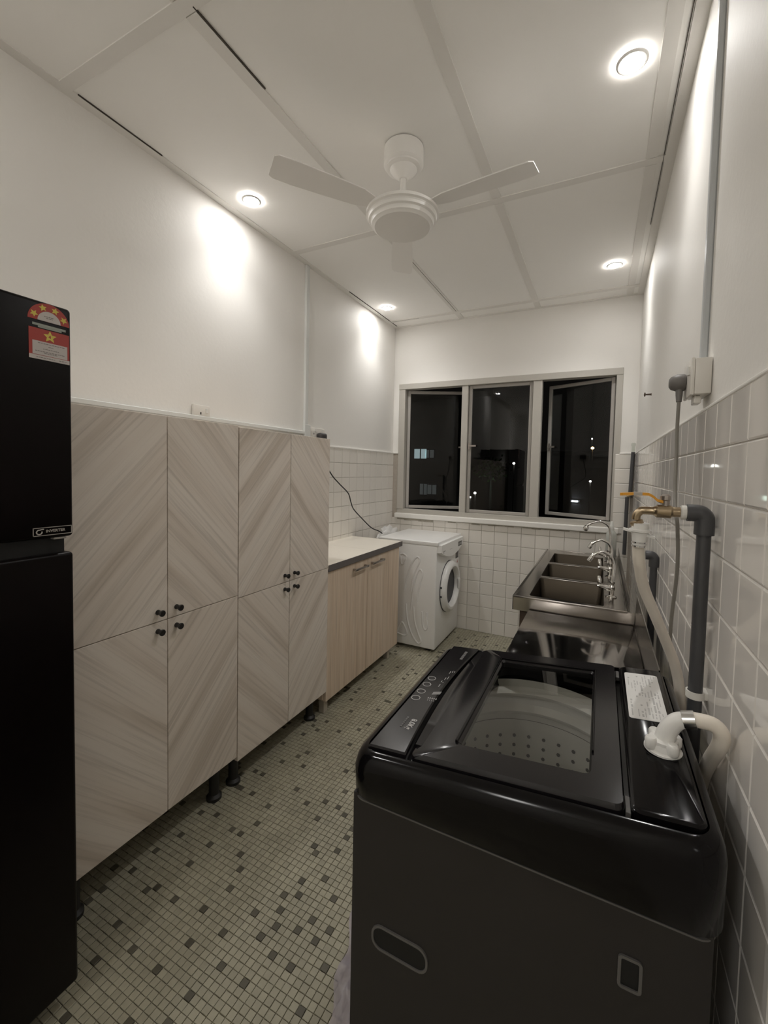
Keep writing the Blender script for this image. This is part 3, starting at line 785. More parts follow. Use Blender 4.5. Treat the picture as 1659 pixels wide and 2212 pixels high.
obj('plug', lathe(B(), [(.019, 0), (.021, .004), (.021, .018), (.016, .030), (.010, .034)], (W-.0385, 1.270, 1.588), (-1, 0, 0), 20), M['plugg'], pc, smooth=50)
obj('strain_relief', lathe(B(), [(.008, 0), (.0075, .014), (.006, .030)], (1.897, 1.266, 1.570), (0, -.12, -1), 12), M['plugg'], pc, smooth=50)
cab = [(1.897, 1.263, 1.545), (1.896, 1.26, 1.47), (1.896, 1.25, 1.413), (1.893, 1.22, 1.323), (1.892, 1.18, 1.27), (1.895, 1.17, 1.239), (1.900, 1.18, 1.141), (1.899, 1.22, 1.008), (1.902, 1.24, .932), (1.908, 1.252, .859), (1.925, 1.25, .70), (1.93, 1.22, .45), (1.925, 1.16, .32)]
obj('cable', tube(B(), cab, .0042, 10, 6), M['cordg'], pc, smooth=60)
hk = obj('wall_hook', lathe(B(), [(.007, 0), (.005, .004), (.004, .022), (.004, .026), (.011, .028), (.011, .032), (.004, .034)], (W+.002, 2.6, 1.780), (-1, 0, 0), 12), M['rust'], at=(W, 2.6, 1.78), smooth=40)
tag(hk, 'small dark metal stub sticking out of the right wall near the window', 'hook')

# ------------------------------------------------------------------ pipes, ball valve, hose
def pipe(x, y, z0, z1, r, ex, label, clip=None):
    t = thing('water_pipe', label, 'pipe', (x, y, z0), 'dark PVC water pipes')
    obj('pipe', tube(B(), [(x, y, z0), (x, y, z1-.02)], r, 20, 0), M['pvc'], t, smooth=60)
    bm = B(); tube(bm, [(x, y, z1-.042), (x, y, z1-.012), (x-.004, y, z1-.003), (x-.012, y, z1+.001), (x-ex, y, z1+.001)], r*1.38, 20, 5)
    obj('elbow', bm, M['pvc'], t, smooth=50)
    if clip:
        obj('pipe_clip', lathe(B(), [(r+.001, -.007), (r+.004, -.007), (r+.004, .007), (r+.001, .007)], (x, y, clip), n=20, cap0=False, cap1=False), M['ptfe'], t, smooth=40)
        obj('clip_bracket', bx(x+r*.5, y-.006, clip-.008, W-.004, y+.022, clip+.008, .002), M['ptfe'], t)
    return t
pipe(1.922, 1.043, .35, 1.283, .0125, .030, 'dark grey PVC pipe with elbow feeding the orange-levered tap', .915)
pipe(1.926, 1.90, .45, 1.052, .0125, .028, 'dark grey PVC pipe with elbow behind the beige hose near the sink')
t = thing('water_pipe', 'thin dark pipe with clear stub in the far right corner by the window', 'pipe', (1.905, D-.03, .80), 'dark PVC water pipes')
obj('pipe', tube(B(), [(1.904, D-.028, .78), (1.907, D-.028, 1.20)], .0125, 16, 0), M['pvc'], t, smooth=60)
obj('pipe', tube(B(), [(1.924, D-.026, 1.20), (1.936-.004, D-.026, 1.525)], .0125, 16, 0), M['pvc'], t, smooth=60)
obj('coupling', tube(B(), [(1.902, D-.027, 1.205), (1.938, D-.027, 1.225)], .015, 16, 0), M['brass'], t, smooth=60)
obj('clear_stub', lathe(B(), [(.011, 0), (.011, .045), (.015, .05), (.015, .062), (.012, .068)], (1.931, D-.026, 1.522), (0.03, 0, 1), 16), M['clear'], t, smooth=40)
# ball valve tap, body runs straight out from the wall
ty, tz = 1.045, 1.284
tp = thing('ball_valve_tap', 'brass ball valve tap with long orange lever on the right wall', 'tap', (1.86, ty, tz))
obj('tape_collar', lathe(B(), [(.012, 0), (.0145, .002), (.0145, .010), (.012, .012)], (1.893, ty, tz), (-1, 0, 0), 18), M['ptfe'], tp, smooth=40)
bd = obj('valve_body', lathe(B(), [(.009, 0), (.0105, .004), (.0105, .016), (.0135, .020), (.0135, .044), (.0105, .047), (.0085, .052), (.0085, .066)], (1.884, ty, tz), (-1, 0, 0), 20), M['brass'], tp, smooth=35)
obj('spout', tube(B(), [(1.822, ty, tz), (1.812, ty+.001, tz-.001), (1.804, ty+.002, tz-.010), (1.803, ty+.003, tz-.020)], .0085, 16, 5), M['brass'], tp, smooth=60)
obj('spout_nut', lathe(B(), [(.010, 0), (.0125, .002), (.0125, .012), (.011, .014)], (1.803, ty+.003, tz-.022), (0.35, 0, -1), 8), M['brass'], tp, smooth=25)
obj('stem', lathe(B(), [(.007, 0), (.007, .012), (.0095, .014), (.0095, .022), (.006, .026)], (1.8545, ty, tz+.010), (0, 0, 1), 10), M['nickel'], tp, smooth=30)
lev = [(1.852, 1.3035), (1.840, 1.3065), (1.832, 1.314), (1.824, 1.3185), (1.800, 1.319), (1.776, 1.317), (1.771, 1.3165)]
bm = B(); loops(bm, [[Vector((x, ty-h, z-.0028)), Vector((x, ty+h, z-.0028)), Vector((x, ty+h, z+.0028)), Vector((x, ty-h, z+.0028))] for (x, z), h in zip(lev, (.005, .006, .007, .008, .008, .008, .005))])
lv = obj('lever', bm, M['orange'], tp)
obj('lever_arm', tube(B(), [(1.862, ty, 1.302), (1.852, ty, 1.3035), (1.842, ty, 1.3065)], .004, 8, 3), M['nickel'], tp)
obj('lever_label', bx(1.796, ty-.0084, 1.3155, 1.812, ty+.0084, 1.3222), M['badge'], lv)
# hose from the tap down behind the washer and up to its inlet
hs = thing('inlet_hose', 'beige washing machine hose from the orange-levered tap to the black washer', 'hose', (1.81, 1.05, 1.25))
obj('tap_connector', lathe(B(), [(.013, 0), (.0165, .001), (.0165, .012), (.021, .014), (.021, .018), (.0165, .020), (.015, .030), (.0135, .044), (.0125, .052)], (1.812, 1.048, 1.257), (-.02, .05, -1), 22), M['whiteplas'], hs, smooth=30)
bm = bx(1.779, 1.040, 1.232, 1.840, 1.060, 1.237, .001)
bmesh.ops.rotate(bm, cent=(1.81, 1.05, 1.234), matrix=Matrix.Rotation(R(14), 3, 'Y'), verts=bm.verts)
obj('tap_clip', bm, M['whiteplas'], hs)
obj('hose_band', lathe(B(), [(.0125, 0), (.0145, .001), (.0145, .004), (.0125, .005), (.0125, .008), (.0145, .009), (.0145, .012), (.0125, .013)], (1.811, 1.050, 1.218), (-.02, .05, -1), 20), M['clampm'], hs, smooth=30)
hp = [(1.811, 1.052, 1.214), (1.811, 1.06, 1.195), (1.815, 1.072, 1.165), (1.829, 1.11, 1.105), (1.857, 1.15, 1.036), (1.888, 1.205, .96), (1.915, 1.235, .888), (1.928, 1.235, .80), (1.930, 1.21, .60), (1.928, 1.14, .47), (1.927, 1.08, .44), (1.927, 1.03, .52), (1.926, 1.00, .70), (1.926, .965, .79), (1.926, .912, .858), (1.926, .862, .912), (1.925, .848, .940), (1.912, .846, .954), (1.886, .848, .954)]
obj('hose', tube(B(), hp, .0118, 16, 6), M['offwhite'], hs, smooth=70)
obj('steel_clamp', tube(B(), [(1.889, .8485, .954), (1.872, .850, .949)], .0140, 18, 0), M['clampm'], hs, smooth=40)
obj('hose_elbow', tube(B(), [(1.878, .850, .950), (1.864, .850, .943), (1.852, .849, .925), (1.847, .848, .905)], [.0125, .0135, .0145, .016], 18, 5), M['whiteplas'], hs, smooth=60)
obj('coupling_nut', lathe(B(), [(.017, 0), (.021, .003), (.021, .016), (.016, .019)], (1.846, .848, .893), (0, 0, 1), 18), M['whiteplas'], hs, smooth=30)
bm = B()
for k in range(4):
    a = R(30+90*k); lathe(bm, [(.008, 0), (.0095, .003), (.0095, .016), (.007, .019)], (1.846+.022*math.cos(a), .848+.022*math.sin(a), .894), (0, 0, 1), 10)
obj('nut_lobes', bm, M['whiteplas'], hs, smooth=40)

# ------------------------------------------------------------------ steel sink unit
SZ = .790
sk = thing('kitchen_sink', 'stainless steel three-bowl sink along the right wall under the window', 'sink', (1.62, 2.70, 0))
sx0, sx1, sy0, sy1 = 1.384, 1.856, 2.018, 3.40
bowls = [(2.062, 2.455), (2.492, 2.872), (2.910, 3.262)]
bx0, bx1 = 1.452, 1.766
# deck: a plate with three openings, raised rim and apron
bm = B()
def slab(x0, y0, x1, y1, z0=SZ-.006, z1=SZ-.004): box(bm, x0, y0, z0, x1, y1, z1)
slab(sx0+.008, sy0+.008, bx0, sy1-.006); slab(bx1, sy0+.008, sx1-.006, sy1-.006)
ys = [sy0+.008] + [v for b in bowls for v in b] + [sy1-.006]
for a, b in zip(ys[::2], ys[1::2]): slab(bx0, a, bx1, b)
deck = obj('deck', bm, M['steel'], sk)
bm = B()
box(bm, sx0, sy0, SZ-.012, sx0+.012, sy1, SZ, .004); box(bm, sx1-.010, sy0, SZ-.012, sx1, sy1, SZ, .004)
box(bm, sx0, sy0, SZ-.012, sx1, sy0+.012, SZ, .004); box(bm, sx0, sy1-.010, SZ-.012, sx1, sy1, SZ, .004)
obj('rolled_rim', bm, M['steel'], sk, smooth=40)
bm = bx(sx0+.001, sy0+.001, .722, sx1+.028, sy0+.004, SZ-.004); box(bm, sx0+.001, sy0+.001, .722, sx0+.004, sy1, SZ-.004)
obj('apron', bm, M['steel'], sk)
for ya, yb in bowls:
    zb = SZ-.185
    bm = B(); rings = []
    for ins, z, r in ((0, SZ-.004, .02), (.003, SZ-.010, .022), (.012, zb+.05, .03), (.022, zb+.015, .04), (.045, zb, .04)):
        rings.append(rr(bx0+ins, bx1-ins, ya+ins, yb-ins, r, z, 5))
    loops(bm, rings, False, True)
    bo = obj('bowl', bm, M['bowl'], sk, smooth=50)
    obj('drain', lathe(B(), [(.042, 0), (.044, .002), (.036, .003), (.030, -.001), (.0, -.001)], ((bx0+bx1)/2, (ya+yb)/2, zb+.001), n=24), M['chrome'], bo, smooth=40)
for yd in (2.4735, 2.891):
    obj('divider', bx(bx0+.002, yd-.019, SZ-.008, bx1-.002, yd+.019, SZ-.0015, .003), M['steel'], sk, smooth=40)
for lx in (sx0+.045, sx1-.03):
    for ly in (sy0+.05, sy1-.05):
        obj('leg', bx(lx-.016, ly-.016, .02, lx+.016, ly+.016, SZ-.012, .002, 1), M['rust'], sk)
        obj('foot', lathe(B(), [(.018, 0), (.018, .015), (.010, .02)], (lx, ly, 0), n=12), M['blackleg'], sk)
obj('splash_plate', bx(sx1+.002, sy0+.02, SZ-.06, sx1+.005, sy1, SZ+.055, .001), M['steel'], sk)
obj('brace', bx(sx0+.035, sy0+.05, .30, sx0+.055, sy1-.05, .32), M['rust'], sk)

def faucet(y, zt, reach, label, aer=False):
    x, r = 1.806, .0072
    t = thing('faucet', label, 'faucet', (x, y, SZ-.004), 'swan-neck faucets on the sink')
    obj('base_flange', lathe(B(), [(.024, 0), (.024, .004), (.015, .008), (.011, .010)], (x-.010, y-.012, SZ-.004), n=24), M['chrome'], t, smooth=40)
    obj('body', lathe(B(), [(.011, .006), (.011, .030), (.014, .034), (.014, .050), (.010, .056), (.010, .062), (.013, .066), (.013, .074), (.008, .076)], (x-.009, y-.010, SZ-.004), n=20), M['chrome'], t, smooth=40)
    hd = obj('lever_handle', tube(B(), [(x-.014, y-.012, SZ+.034), (x-.032, y-.018, SZ+.040), (x-.058, y-.026, SZ+.046), (x-.072, y-.030, SZ+.047)], [.012, .0135, .009, .0095, .006], 14, 5), M['chrome'], t, smooth=60)
    obj('handle_grip', lathe(B(), [(.006, 0), (.009, .008), (.010, .030), (.007, .045)], (x-.058, y-.02, SZ+.046), (-.15, .25, 1), 12), M['chrome'], hd, smooth=50)
    h = zt-SZ
    pts = [(x-.009, y-.010, SZ+.060), (x-.004, y-.006, SZ+.060+.30*(h-.06)), (x-.004, y, SZ+.060+.6*(h-.06)), (x-.018, y+.002, SZ+.06+.86*(h-.06)), (x-.018-.25*reach, y, zt-.004), (x-.018-.42*reach, y, zt), (x-.018-.70*reach, y, zt-.012), (x-.018-.88*reach, y, zt-.026), (x-.018-.96*reach, y, zt-.040)]
    sp = obj('spout', tube(B(), pts, [r*1.1, r, r, r, r, r, r*1.05, r*1.3, r*1.35], 14, 6), M['chrome'], t, smooth=60)
    e = Vector(pts[-1])
    if aer: obj('aerator', lathe(B(), [(.009, -.004), (.015, 0), (.017, .010), (.016, .024), (.011, .030)], e, (-.35, 0, -1), 18), M['chrome'], sp, smooth=40)
    else: obj('nozzle', lathe(B(), [(.0095, -.012), (.0105, -.006), (.0108, .012), (.0085, .014)], e, (-.55, 0, -1), 16), M['chrome'], sp, smooth=40)
faucet(2.245, .994, .090, 'chrome swan-neck faucet over the near sink bowl')
faucet(2.690, .988, .100, 'chrome swan-neck faucet over the middle sink bowl')
faucet(3.150, 1.048, .135, 'tall chrome faucet with round aerator at the far sink bowl', True)

# translucent bottle behind the faucets
bt = thing('soap_bottle', 'translucent pale bottle standing behind the far faucet on the sink', 'bottle', (1.812, 3.315, SZ-.004))
obj('body', lathe(B(), [(.030, 0), (.034, .006), (.034, .150), (.030, .170), (.016, .188), (.014, .196)], (1.812, 3.315, SZ-.003), n=24), wrapmat('pale_bottle', (.62, .63, .58), .72), bt, smooth=50)
obj('cap', lathe(B(), [(.016, .193), (.016, .222), (.012, .226), (.010, .245), (.006, .250)], (1.812, 3.315, SZ-.003), n=18), wrapmat('pale_cap', (.72, .72, .68), .8), bt, smooth=50)

# ------------------------------------------------------------------ low steel table between sink and washer
tb = thing('steel_table', 'low stainless steel table with mirror-like top between sink and black washer', 'table', (1.66, 1.6, 0))
TZT = .735
obj('table_top', bx(1.458, 1.245, TZT-.032, 1.880, 2.006, TZT, .004, 2), M['table'], tb, smooth=40)
bm = B(); prism(bm, [(1.8815, 1.245, TZT-.03), (1.8815, 2.006, TZT-.03), (1.8815, 2.006, TZT+.075), (1.8815, 1.965, TZT+.135), (1.8815, 1.245, TZT+.135)], (.003, 0, 0))
obj('back_plate', bm, M['steel'], tb)
for lx in (1.485, 1.855):
    for ly in (1.275, 1.975):
        obj('leg', tube(B(), [(lx, ly, .02), (lx, ly, TZT-.03)], .016, 14, 0), M['steel'], tb, smooth=60)
        obj('foot', lathe(B(), [(.018, 0), (.018, .018), (.012, .024)], (lx, ly, 0), n=12), M['blackleg'], tb)

# ------------------------------------------------------------------ top-loading washer in the foreground
tl = thing('top_load_washer', 'black top-loading washing machine in the right foreground', 'washing machine', (1.635, .925, 0))
X1, X2, Y1, Y2 = 1.338, 1.902, .652, 1.212
zt = lambda x: .842+(x-X1)*.0816
bm = B()
box(bm, X1+.006, Y1+.012, .03, X2-.014, Y1+.020, .760); box(bm, X1+.006, Y2-.020, .03, X2-.014, Y2-.012, .760)
box(bm, X1+.006, Y1+.020, .03, X1+.014, Y2-.020, .760); box(bm, X2-.022, Y1+.020, .03, X2-.014, Y2-.020, .760)
box(bm, X1+.014, Y1+.020, .03, X2-.022, Y2-.020, .036)
obj('body', bm, M['satinblack'], tl)
box_seam = bx(X1+.006, Y1+.008, .7535, X2-.010, Y2-.008, .7565)
bm = B()
loops(bm, [rr(X1+.004, X2-.008, Y1+.006, Y2-.006, .026, .7535), rr(X1+.004, X2-.008, Y1+.006, Y2-.006, .026, .7560), rr(X1+.012, X2-.016, Y1+.014, Y2-.014, .026, .7575)], False, False)
obj('seam_strip', bm, M['rim'], tl, smooth=40)
# top cover: rounded frame with a recessed deck and the tub opening
bm = B()
sh = lambda dz: (lambda x: zt(x)+dz)
rings = [rr(X1+.006, X2-.006, Y1+.006, Y2-.006, .036, .757), rr(X1, X2, Y1, Y2, .040, .764), rr(X1-.002, X2+.001, Y1-.002, Y2+.002, .042, sh(-.034)),
         rr(X1+.001, X2-.001, Y1+.001, Y2-.001, .042, sh(-.020)), rr(X1+.006, X2-.006, Y1+.006, Y2-.006, .040, sh(-.009)), rr(X1+.014, X2-.014, Y1+.014, Y2-.014, .034, sh(-.003)),
         rr(X1+.020, X2-.018, Y1+.020, Y2-.020, .028, sh(-.002)), rr(X1+.0215, X2-.0195, Y1+.0215, Y2-.0215, .026, sh(-.014)),
         rr(1.500, 1.768, .715, 1.150, .08, sh(-.014)), rr(1.503, 1.765, .718, 1.147, .08, .80)]
loops(bm, rings, False, False)
obj('top_cover', bm, M['glossblack'], tl, smooth=50)
# control panel strip at the front edge (facing the aisle)
cp0, cp1, cy0, cy1 = X1+.026, 1.4400, Y1+.026, Y2-.024
bm = B()
def outline(ins, dz):
    pts = [(cp0+ins, cy0+ins), (cp1-ins, cy0+ins)]
    n = 12
    pts += [(cp1-ins-.018*math.sin(math.pi*i/n), cy0+ins+(cy1-cy0-2*ins)*i/n) for i in range(1, n)]
    pts += [(cp1-ins, cy1-ins), (cp0+ins, cy1-ins)]
    return [Vector((x, y, zt(x)+dz)) for x, y in pts]
loops(bm, [outline(0, -.0135), outline(0, .001), outline(.003, .004)])
cp = obj('control_panel', bm, M['lidblack'], tl, smooth=30)
TOP = lambda x, y, dz: Matrix(((0, 1, 0, x), (-1, 0, 0, y), (0, .0816, 1, zt(x)+dz), (0, 0, 0, 1)))
obj('lettering', text('8.0Kg', .0165, TOP(1.4075, .786, .0044), .0002, True), M['print'], cp)
bm = B()
for i, l in enumerate((.006, .004, .006, .005, .004, .006)): box(bm, 1.3945, .785-i*.0065, zt(1.396)+.004, 1.3985, .7898-i*.0065, zt(1.396)+.0049)
obj('small_print', bm, M['dimprint'], cp)['kind'] = 'stuff'
for k, y in enumerate((.868, .900, .936, .969)):
    x = 1.3800
    bm = lathe(B(), [(.0088, 0), (.0102, 0), (.0102, .0008), (.0088, .0008), (.0088, 0)], (x, y, zt(x)+.004), n=24, cap0=False, cap1=False)
    bt_ = obj('button', bm, M['print'], cp)
    obj('button_face', lathe(B(), [(.0084, 0), (.0084, .0006), (.0, .0007)], (x, y, zt(x)+.004), n=20), M['satinblack'], bt_)
bm = B()
def dash(x, y, lx, ly):
    x -= .0185; box(bm, x-lx/2, y-ly/2, zt(x)+.0038, x+lx/2, y+ly/2, zt(x)+.0046)
for i in range(8): dash(1.4275+i*.0022, .900+i*.001, .0011, .013)
for i in range(5): dash(1.4250+i*.0045, .877, .002, .005)
for i in range(4): dash(1.4270+i*.0045, .868, .001, .004)
for x, y, l in ((1.4280, .941, .014), (1.4300, .978, .012), (1.4350, .984, .016), (1.4300, 1.015, .014), (1.4350, 1.020, .010), (1.4395, 1.021, .007), (1.4265, .962, .008), (1.4310, .958, .004)): dash(x, y, .0012, l)
obj('indicator_marks', bm, M['print'], cp)['kind'] = 'stuff'
bm = B()
for i in range(5): box(bm, 1.4100, 1.100+i*.0115, zt(1.412)+.0036, 1.4170, 1.109+i*.0115, zt(1.416)+.0046)
obj('brand_strip', bm, M['dimprint'], cp)
# lid: frame with glass
lx0, lx1, ly0, ly1 = 1.4470, 1.7830, Y1+.026, Y2-.024
gx0, gx1, gy0, gy1 = 1.5165, 1.7370, .735, 1.132
bm = B()
rings = [rr(lx0+.004, lx1, ly0, ly1, .012, sh(-.0135)), rr(lx0, lx1, ly0, ly1, .012, sh(-.004)), rr(lx0+.002, lx1-.001, ly0+.001, ly1-.001, .012, sh(.001)), rr(lx0+.016, lx1-.003, ly0+.004, ly1-.004, .012, sh(.0065)),
         rr(gx0, gx1, gy0, gy1, .012, sh(.0065)), rr(gx0+.005, gx1-.003, gy0+.004, gy1-.005, .010, sh(.0020)), rr(gx0+.005, gx1-.003, gy0+.004, gy1-.005, .010, sh(-.0110)), ]
loops(bm, rings, False, False)
ld_ = obj('lid', bm, M['lidblack'], tl, smooth=35)
bm = B()
loops(bm, [rr(gx0+.004, gx1-.002, gy0+.003, gy1-.004, .010, sh(-.0025)), rr(gx0+.004, gx1-.002, gy0+.003, gy1-.004, .010, sh(.0010))])
obj('glass_panel', bm, M['smoke'], ld_)
bm = bx(gx0-.0045, gy0+.004, 0, gx0+.0005, gy1+.004, .0065, .001); box(bm, gx0, gy1-.001, 0, gx1+.004, gy1+.004, .0065, .001); box(bm, gx1-.0005, gy0+.06, 0, gx1+.003, gy1+.003, .0065, .001)
for v in bm.verts: v.co.z += zt(v.co.x)+.0045
obj('glass_frame', bm, M['glossblack'], ld_)
# lens-shaped grip lip on the lid's front edge
bm = B(); n = 14; rings = []
for i in range(n+1):
    t_ = i/n; y = ly0+.03+(ly1-ly0-.05)*t_; b_ = math.sin(math.pi*t_)
    xa = lx0+.002
    rings.append([Vector((xa+.014, y, zt(xa)+.006)), Vector((xa-.002-.010*b_, y, zt(xa)+.0055+.0015*b_)), Vector((xa-.004-.012*b_, y, zt(xa)+.001)), Vector((xa+.002, y, zt(xa)-.006))])
loops(bm, rings)
obj('grip_lip', bm, M['lidblack'], ld_, smooth=60)
# rear panel
rx0, rx1 = 1.7905, X2-.022
bm = B()
loops(bm, [rr(rx0, rx1, cy0, cy1, .014, sh(-.0135)), rr(rx0, rx1, cy0, cy1, .014, sh(.003)), rr(rx0+.004, rx1-.004, cy0+.004, cy1-.004, .012, sh(.006))], False, True)
rp = obj('rear_panel', bm, M['glossblack'], tl, smooth=35)
bm = B()
loops(bm, [rr(1.8005, 1.8665, .938, 1.150, .006, sh(.0064)), rr(1.8005, 1.8665, .938, 1.150, .006, sh(.0072))])
lb = obj('paper_label', bm, M['label'], rp)
bm = B(); rl = random.Random(9)
for x in [1.806+.0058*i for i in range(10)]:
    y = .948
    while y < 1.138:
        l = rl.choice((.006, .010, .018, .028))
        if rl.random() < .62: box(bm, x, y, zt(x)+.0071, x+rl.choice((.0015, .002, .0035)), min(y+l, 1.142), zt(x)+.0078)
        y += l+.006
obj('label_print', bm, M['labelink'], lb)
obj('inlet_flange', lathe(B(), [(.0285, .0), (.0285, .003), (.024, .005), (.022, .012), (.020, .016)], (1.846, .848, zt(1.846)+.0062), n=26, cap0=False), M['whiteplas'], rp, smooth=40)
for y in (.70, 1.155): obj('hinge', bx(1.7832, y-.018, zt(1.785)-.011, 1.7902, y+.018, zt(1.785)-.002, .001), M['rim'], tl)
# handles pressed into the side panel
def slot(x0, x1, z0, z1, r):
    yy = Y1+.012
    P3 = lambda ring, y: [Vector((p.x, y, p.y)) for p in ring]
    o_ = rr(x0, x1, z0, z1, r, 0); i_ = rr(x0+.004, x1-.004, z0+.004, z1-.004, r-.0035, 0)
    bm = B(); loops(bm, [P3(o_, yy), P3(o_, yy-.003), P3(i_, yy-.003), P3(i_, yy-.0002)], False, False)
    g = obj('side_grip', bm, M['rim'], tl, smooth=40)
    bm = B(); loops(bm, [P3(i_, yy-.0008), P3(i_, yy-.0003)]); obj('grip_recess', bm, M['fridgein'], g)
slot(1.388, 1.498, .484, .531, .020)
slot(1.781, 1.811, .636, .684, .006)
# tub, drum, agitator plate
tcx, tcy = 1.628, .930
tub = obj('tub_ring', lathe(B(), [(.212, .820), (.212, .802), (.200, .797), (.192, .792), (.194, .784), (.205, .778), (.205, .760), (.194, .755), (.187, .749), (.189, .742), (.198, .736), (.198, .722)], (tcx, tcy, 0), n=64, cap0=False, cap1=False), M['tub'], tl, smooth=50)
dm = obj('drum', lathe(B(), [(.196, .722), (.1965, .60), (.196, .45), (.180, .425), (.05, .420), (.0, .420)], (tcx, tcy, 0), n=64, cap0=False, cap1=False), M['tub'], tl, smooth=50)
bm = B()
for zz in (.68, .655, .63, .605, .58):
    for k in range(34):
        a = 2*math.pi*(k+(.5 if int(zz*1000) % 50 else 0))/34
        lathe(bm, [(.0045, 0), (.0045, .0012)], (tcx+.1955*math.cos(a), tcy+.1955*math.sin(a), zz), (-math.cos(a), -math.sin(a), 0), 6, False, True)
obj('drum_holes', bm, M['greyrubber'], dm)
bm = lathe(B(), [(.15, .424), (.145, .432), (.06, .440), (.045, .455), (.02, .462), (.0, .462)], (tcx, tcy, 0), n=40, cap0=False)
for k in range(4):
    a = 2*math.pi*k/4+.5
    tube(bm, [(tcx+.04*math.cos(a), tcy+.04*math.sin(a), .455), (tcx+.14*math.cos(a+.3), tcy+.14*math.sin(a+.3), .436)], .012, 8, 0)
obj('pulsator', bm, M['whiteplas'], tl, smooth=50)
for fx in (X1+.06, X2-.06):
    for fy in (Y1+.06, Y2-.06): obj('foot', lathe(B(), [(.022, 0), (.022, .012), (.014, .016), (.014, .032)], (fx, fy, 0), n=14), M['blackleg'], tl)

# crumpled lilac plastic film on the floor against the washer
bm = B(); nx, ny = 16, 26; grid = []
rf = random.Random(2)
for j in range(ny):
    row = []
    for i in range(nx):
        u, v = i/(nx-1), j/(ny-1)
        y = .66+.44*v
        edge = 1.185+(y-.825)*-.30+.010*math.sin(v*19)
        x = edge+(1.336-edge)*u
        z = .0035+.020*u*u+.007*abs(math.sin(13*u+9*v))+.006*abs(math.sin(21*v-6*u))+rf.uniform(0, .002)
        row.append(bm.verts.new((x, y, z)))
    grid.append(row)
for j in range(ny-1):
    for i in range(nx-1): bm.faces.new((grid[j][i], grid[j][i+1], grid[j+1][i+1], grid[j+1][i]))
fl = obj('plastic_film', bm, M['film'], at=(1.25, .93, 0), smooth=40)
tag(fl, 'crumpled lilac plastic film lying on the floor beside the black washer', 'plastic film')

# ------------------------------------------------------------------ the night outside
struct(obj('ground', bx(-60, 6, -9.2, 60, 90, -9), M['night'], at=(0, 40, -9)))
def far(x8, z8, Y): return (CAM.x+(x8-CAM.x)*Y/8, Y, CAM.z+(z8-CAM.z)*Y/8)
def lamp(x8, z8, Y, r, m, label, hang=None):
    p = far(x8, z8, Y); t = thing('street_lamp', label, 'street lamp', (p[0], p[1], -9), 'street lamps outside the window')
    obj('pole', tube(B(), [(p[0], Y+.1, -9), (p[0], Y+.1, p[2])], .03, 8, 0), M['night'], t)
    obj('lamp_head', lathe(B(), [(.02, r*.9), (r*.8, r*.5), (r, 0), (r*.7, -r*.6), (.01, -r*.75)], p, n=12), M[m], t, smooth=60)
lamp(.293, 1.53, 30, .085, 'lampw', 'white street lamp seen through the middle window pane, upper right')
lamp(-.412, .958, 24, .075, 'lampw', 'white street lamp low in the middle window pane')
lamp(-.399-.10, .844+.03, 24, .045, 'lampw', 'faint white street lamp lowest in the middle window pane')
lamp(1.569, 1.96, 36, .055, 'lampw', 'small white lamp highest in the right window')
lamp(1.582, 1.804, 30, .095, 'lampo', 'orange street lamp seen through the right window')
lamp(1.569, 1.24, 19, .04, 'lampw', 'small white lamp low in the right window')
p = far(1.343, .89, 21.9); t = thing('tube_lamp', 'bright white tube lamp on a wall outside the right window', 'lamp', p)
obj('tube', tube(B(), [(p[0]-.14, p[1], p[2]), (p[0]+.12, p[1], p[2])], .035, 8, 0), M['tube'], t)
obj('bracket', bx(p[0]-.2, p[1]+.03, p[2]-.05, p[0]+.2, p[1]+.098, p[2]+.06), M['night'], t)
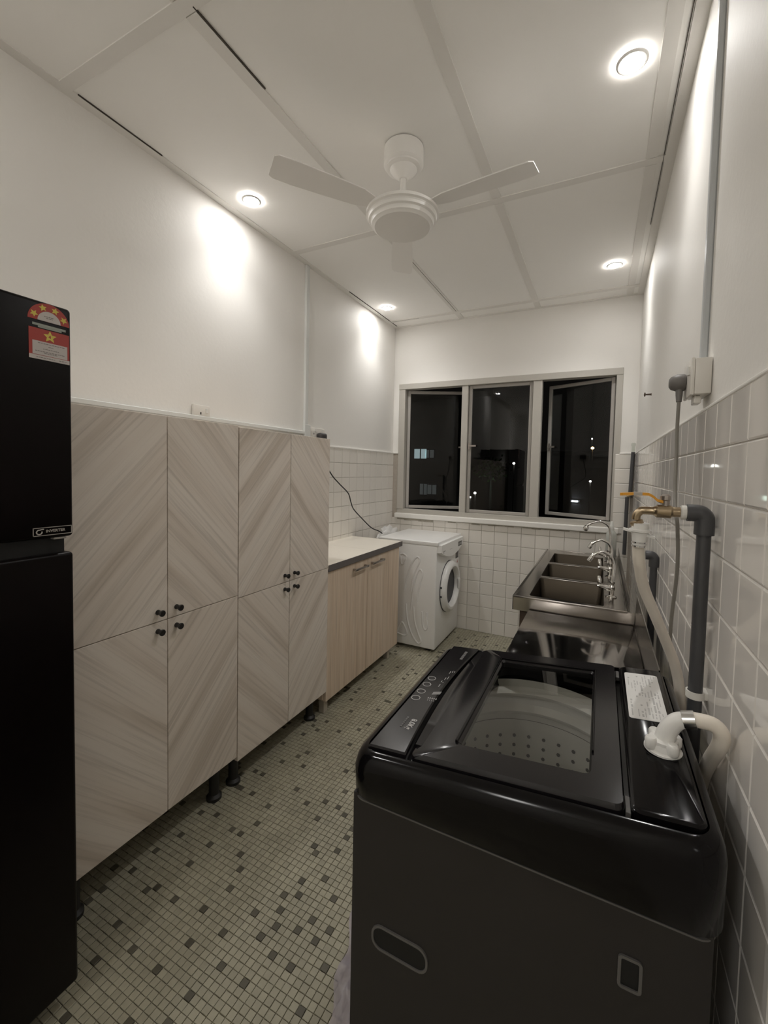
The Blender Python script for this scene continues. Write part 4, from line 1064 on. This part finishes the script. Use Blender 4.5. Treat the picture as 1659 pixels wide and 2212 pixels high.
def building(x0, x1, Y, z0, z1, wins, label):
    t = thing('apartment_building', label, 'building', ((x0+x1)/2, Y, z0), 'dark buildings outside')
    obj('wall', bx(x0, Y, z0, x1, Y+6, z1), M['night'], t)
    obj('parapet', bx(x0-.1, Y-.12, z1-.25, x1+.1, Y+.02, z1+.1), M['night'], t)
    for a, b, wd, h, m in wins:
        wf = obj('window', bx(a-wd/2-.05, Y-.06, b-h/2-.05, a+wd/2+.05, Y, b+h/2+.05), M['night'], t)
        obj('pane', bx(a-wd/2, Y-.075, b-h/2, a-wd*.05, Y-.061, b+h/2), M[m], wf)
        obj('pane', bx(a+wd*.05, Y-.075, b-h/2, a+wd/2, Y-.061, b+h/2), M[m], wf)
def wn(x8, z8, Y, wd, h, m): q = far(x8, z8, Y); return (q[0], q[2], wd, h, m)
building(-13, -4.4, 26, -9, 6.2, [wn(-1.545, 1.70, 26, .85, .62, 'lit'), wn(-1.35, 1.70, 26, .6, .5, 'litd'), wn(-1.46, .99, 26, .5, .7, 'litd'), wn(-1.28, .99, 26, .6, .6, 'litd'), wn(-1.90, .60, 26, .8, .6, 'litd')], 'dark apartment block with lit windows behind the left window')
building(-3.2, 3.0, 40, -9, 3.2, [wn(-.52, 1.48, 40, .55, .35, 'lit'), wn(-.52, 1.70, 40, .5, .5, 'litd')], 'low dark building with flat roof behind the middle window')
building(.5, 4.2, 22, -9, 1.9, [], 'dark low building behind the right window')
p = far(-.126, 1.404, 22)
t = thing('tree', 'small tree lit from below behind the middle window pane', 'tree', (p[0], p[1], -9))
obj('trunk', tube(B(), [(p[0]+.1, p[1], -9), (p[0]+.05, p[1], p[2]-1.5), (p[0], p[1], p[2])], .07, 8, 4), M['night'], t)
bm = B(); rt_ = random.Random(4)
for _ in range(260):
    c = Vector((rt_.gauss(0, .42), rt_.gauss(0, .3), rt_.gauss(.1, .26)))
    q = Vector((rt_.uniform(-1, 1), rt_.uniform(-1, 1), rt_.uniform(-1, 1))).normalized(); a_ = q.orthogonal()*.09; b_ = q.cross(a_)*.6
    vs = [bm.verts.new(Vector(p)+c+s) for s in (a_, b_, -a_, -b_)]; bm.faces.new(vs)
o = obj('foliage', bm, M['leaf'], t); o['kind'] = 'stuff'
ll = bpy.data.lights.new('garden_lamp', 'POINT'); ll.energy = 1.6; ll.color = (.8, 1, .85); ll.shadow_soft_size = .1
lo = bpy.data.objects.new('garden_lamp', ll); put(lo, t, (p[0]-.2, p[1]-.7, p[2]-.9))
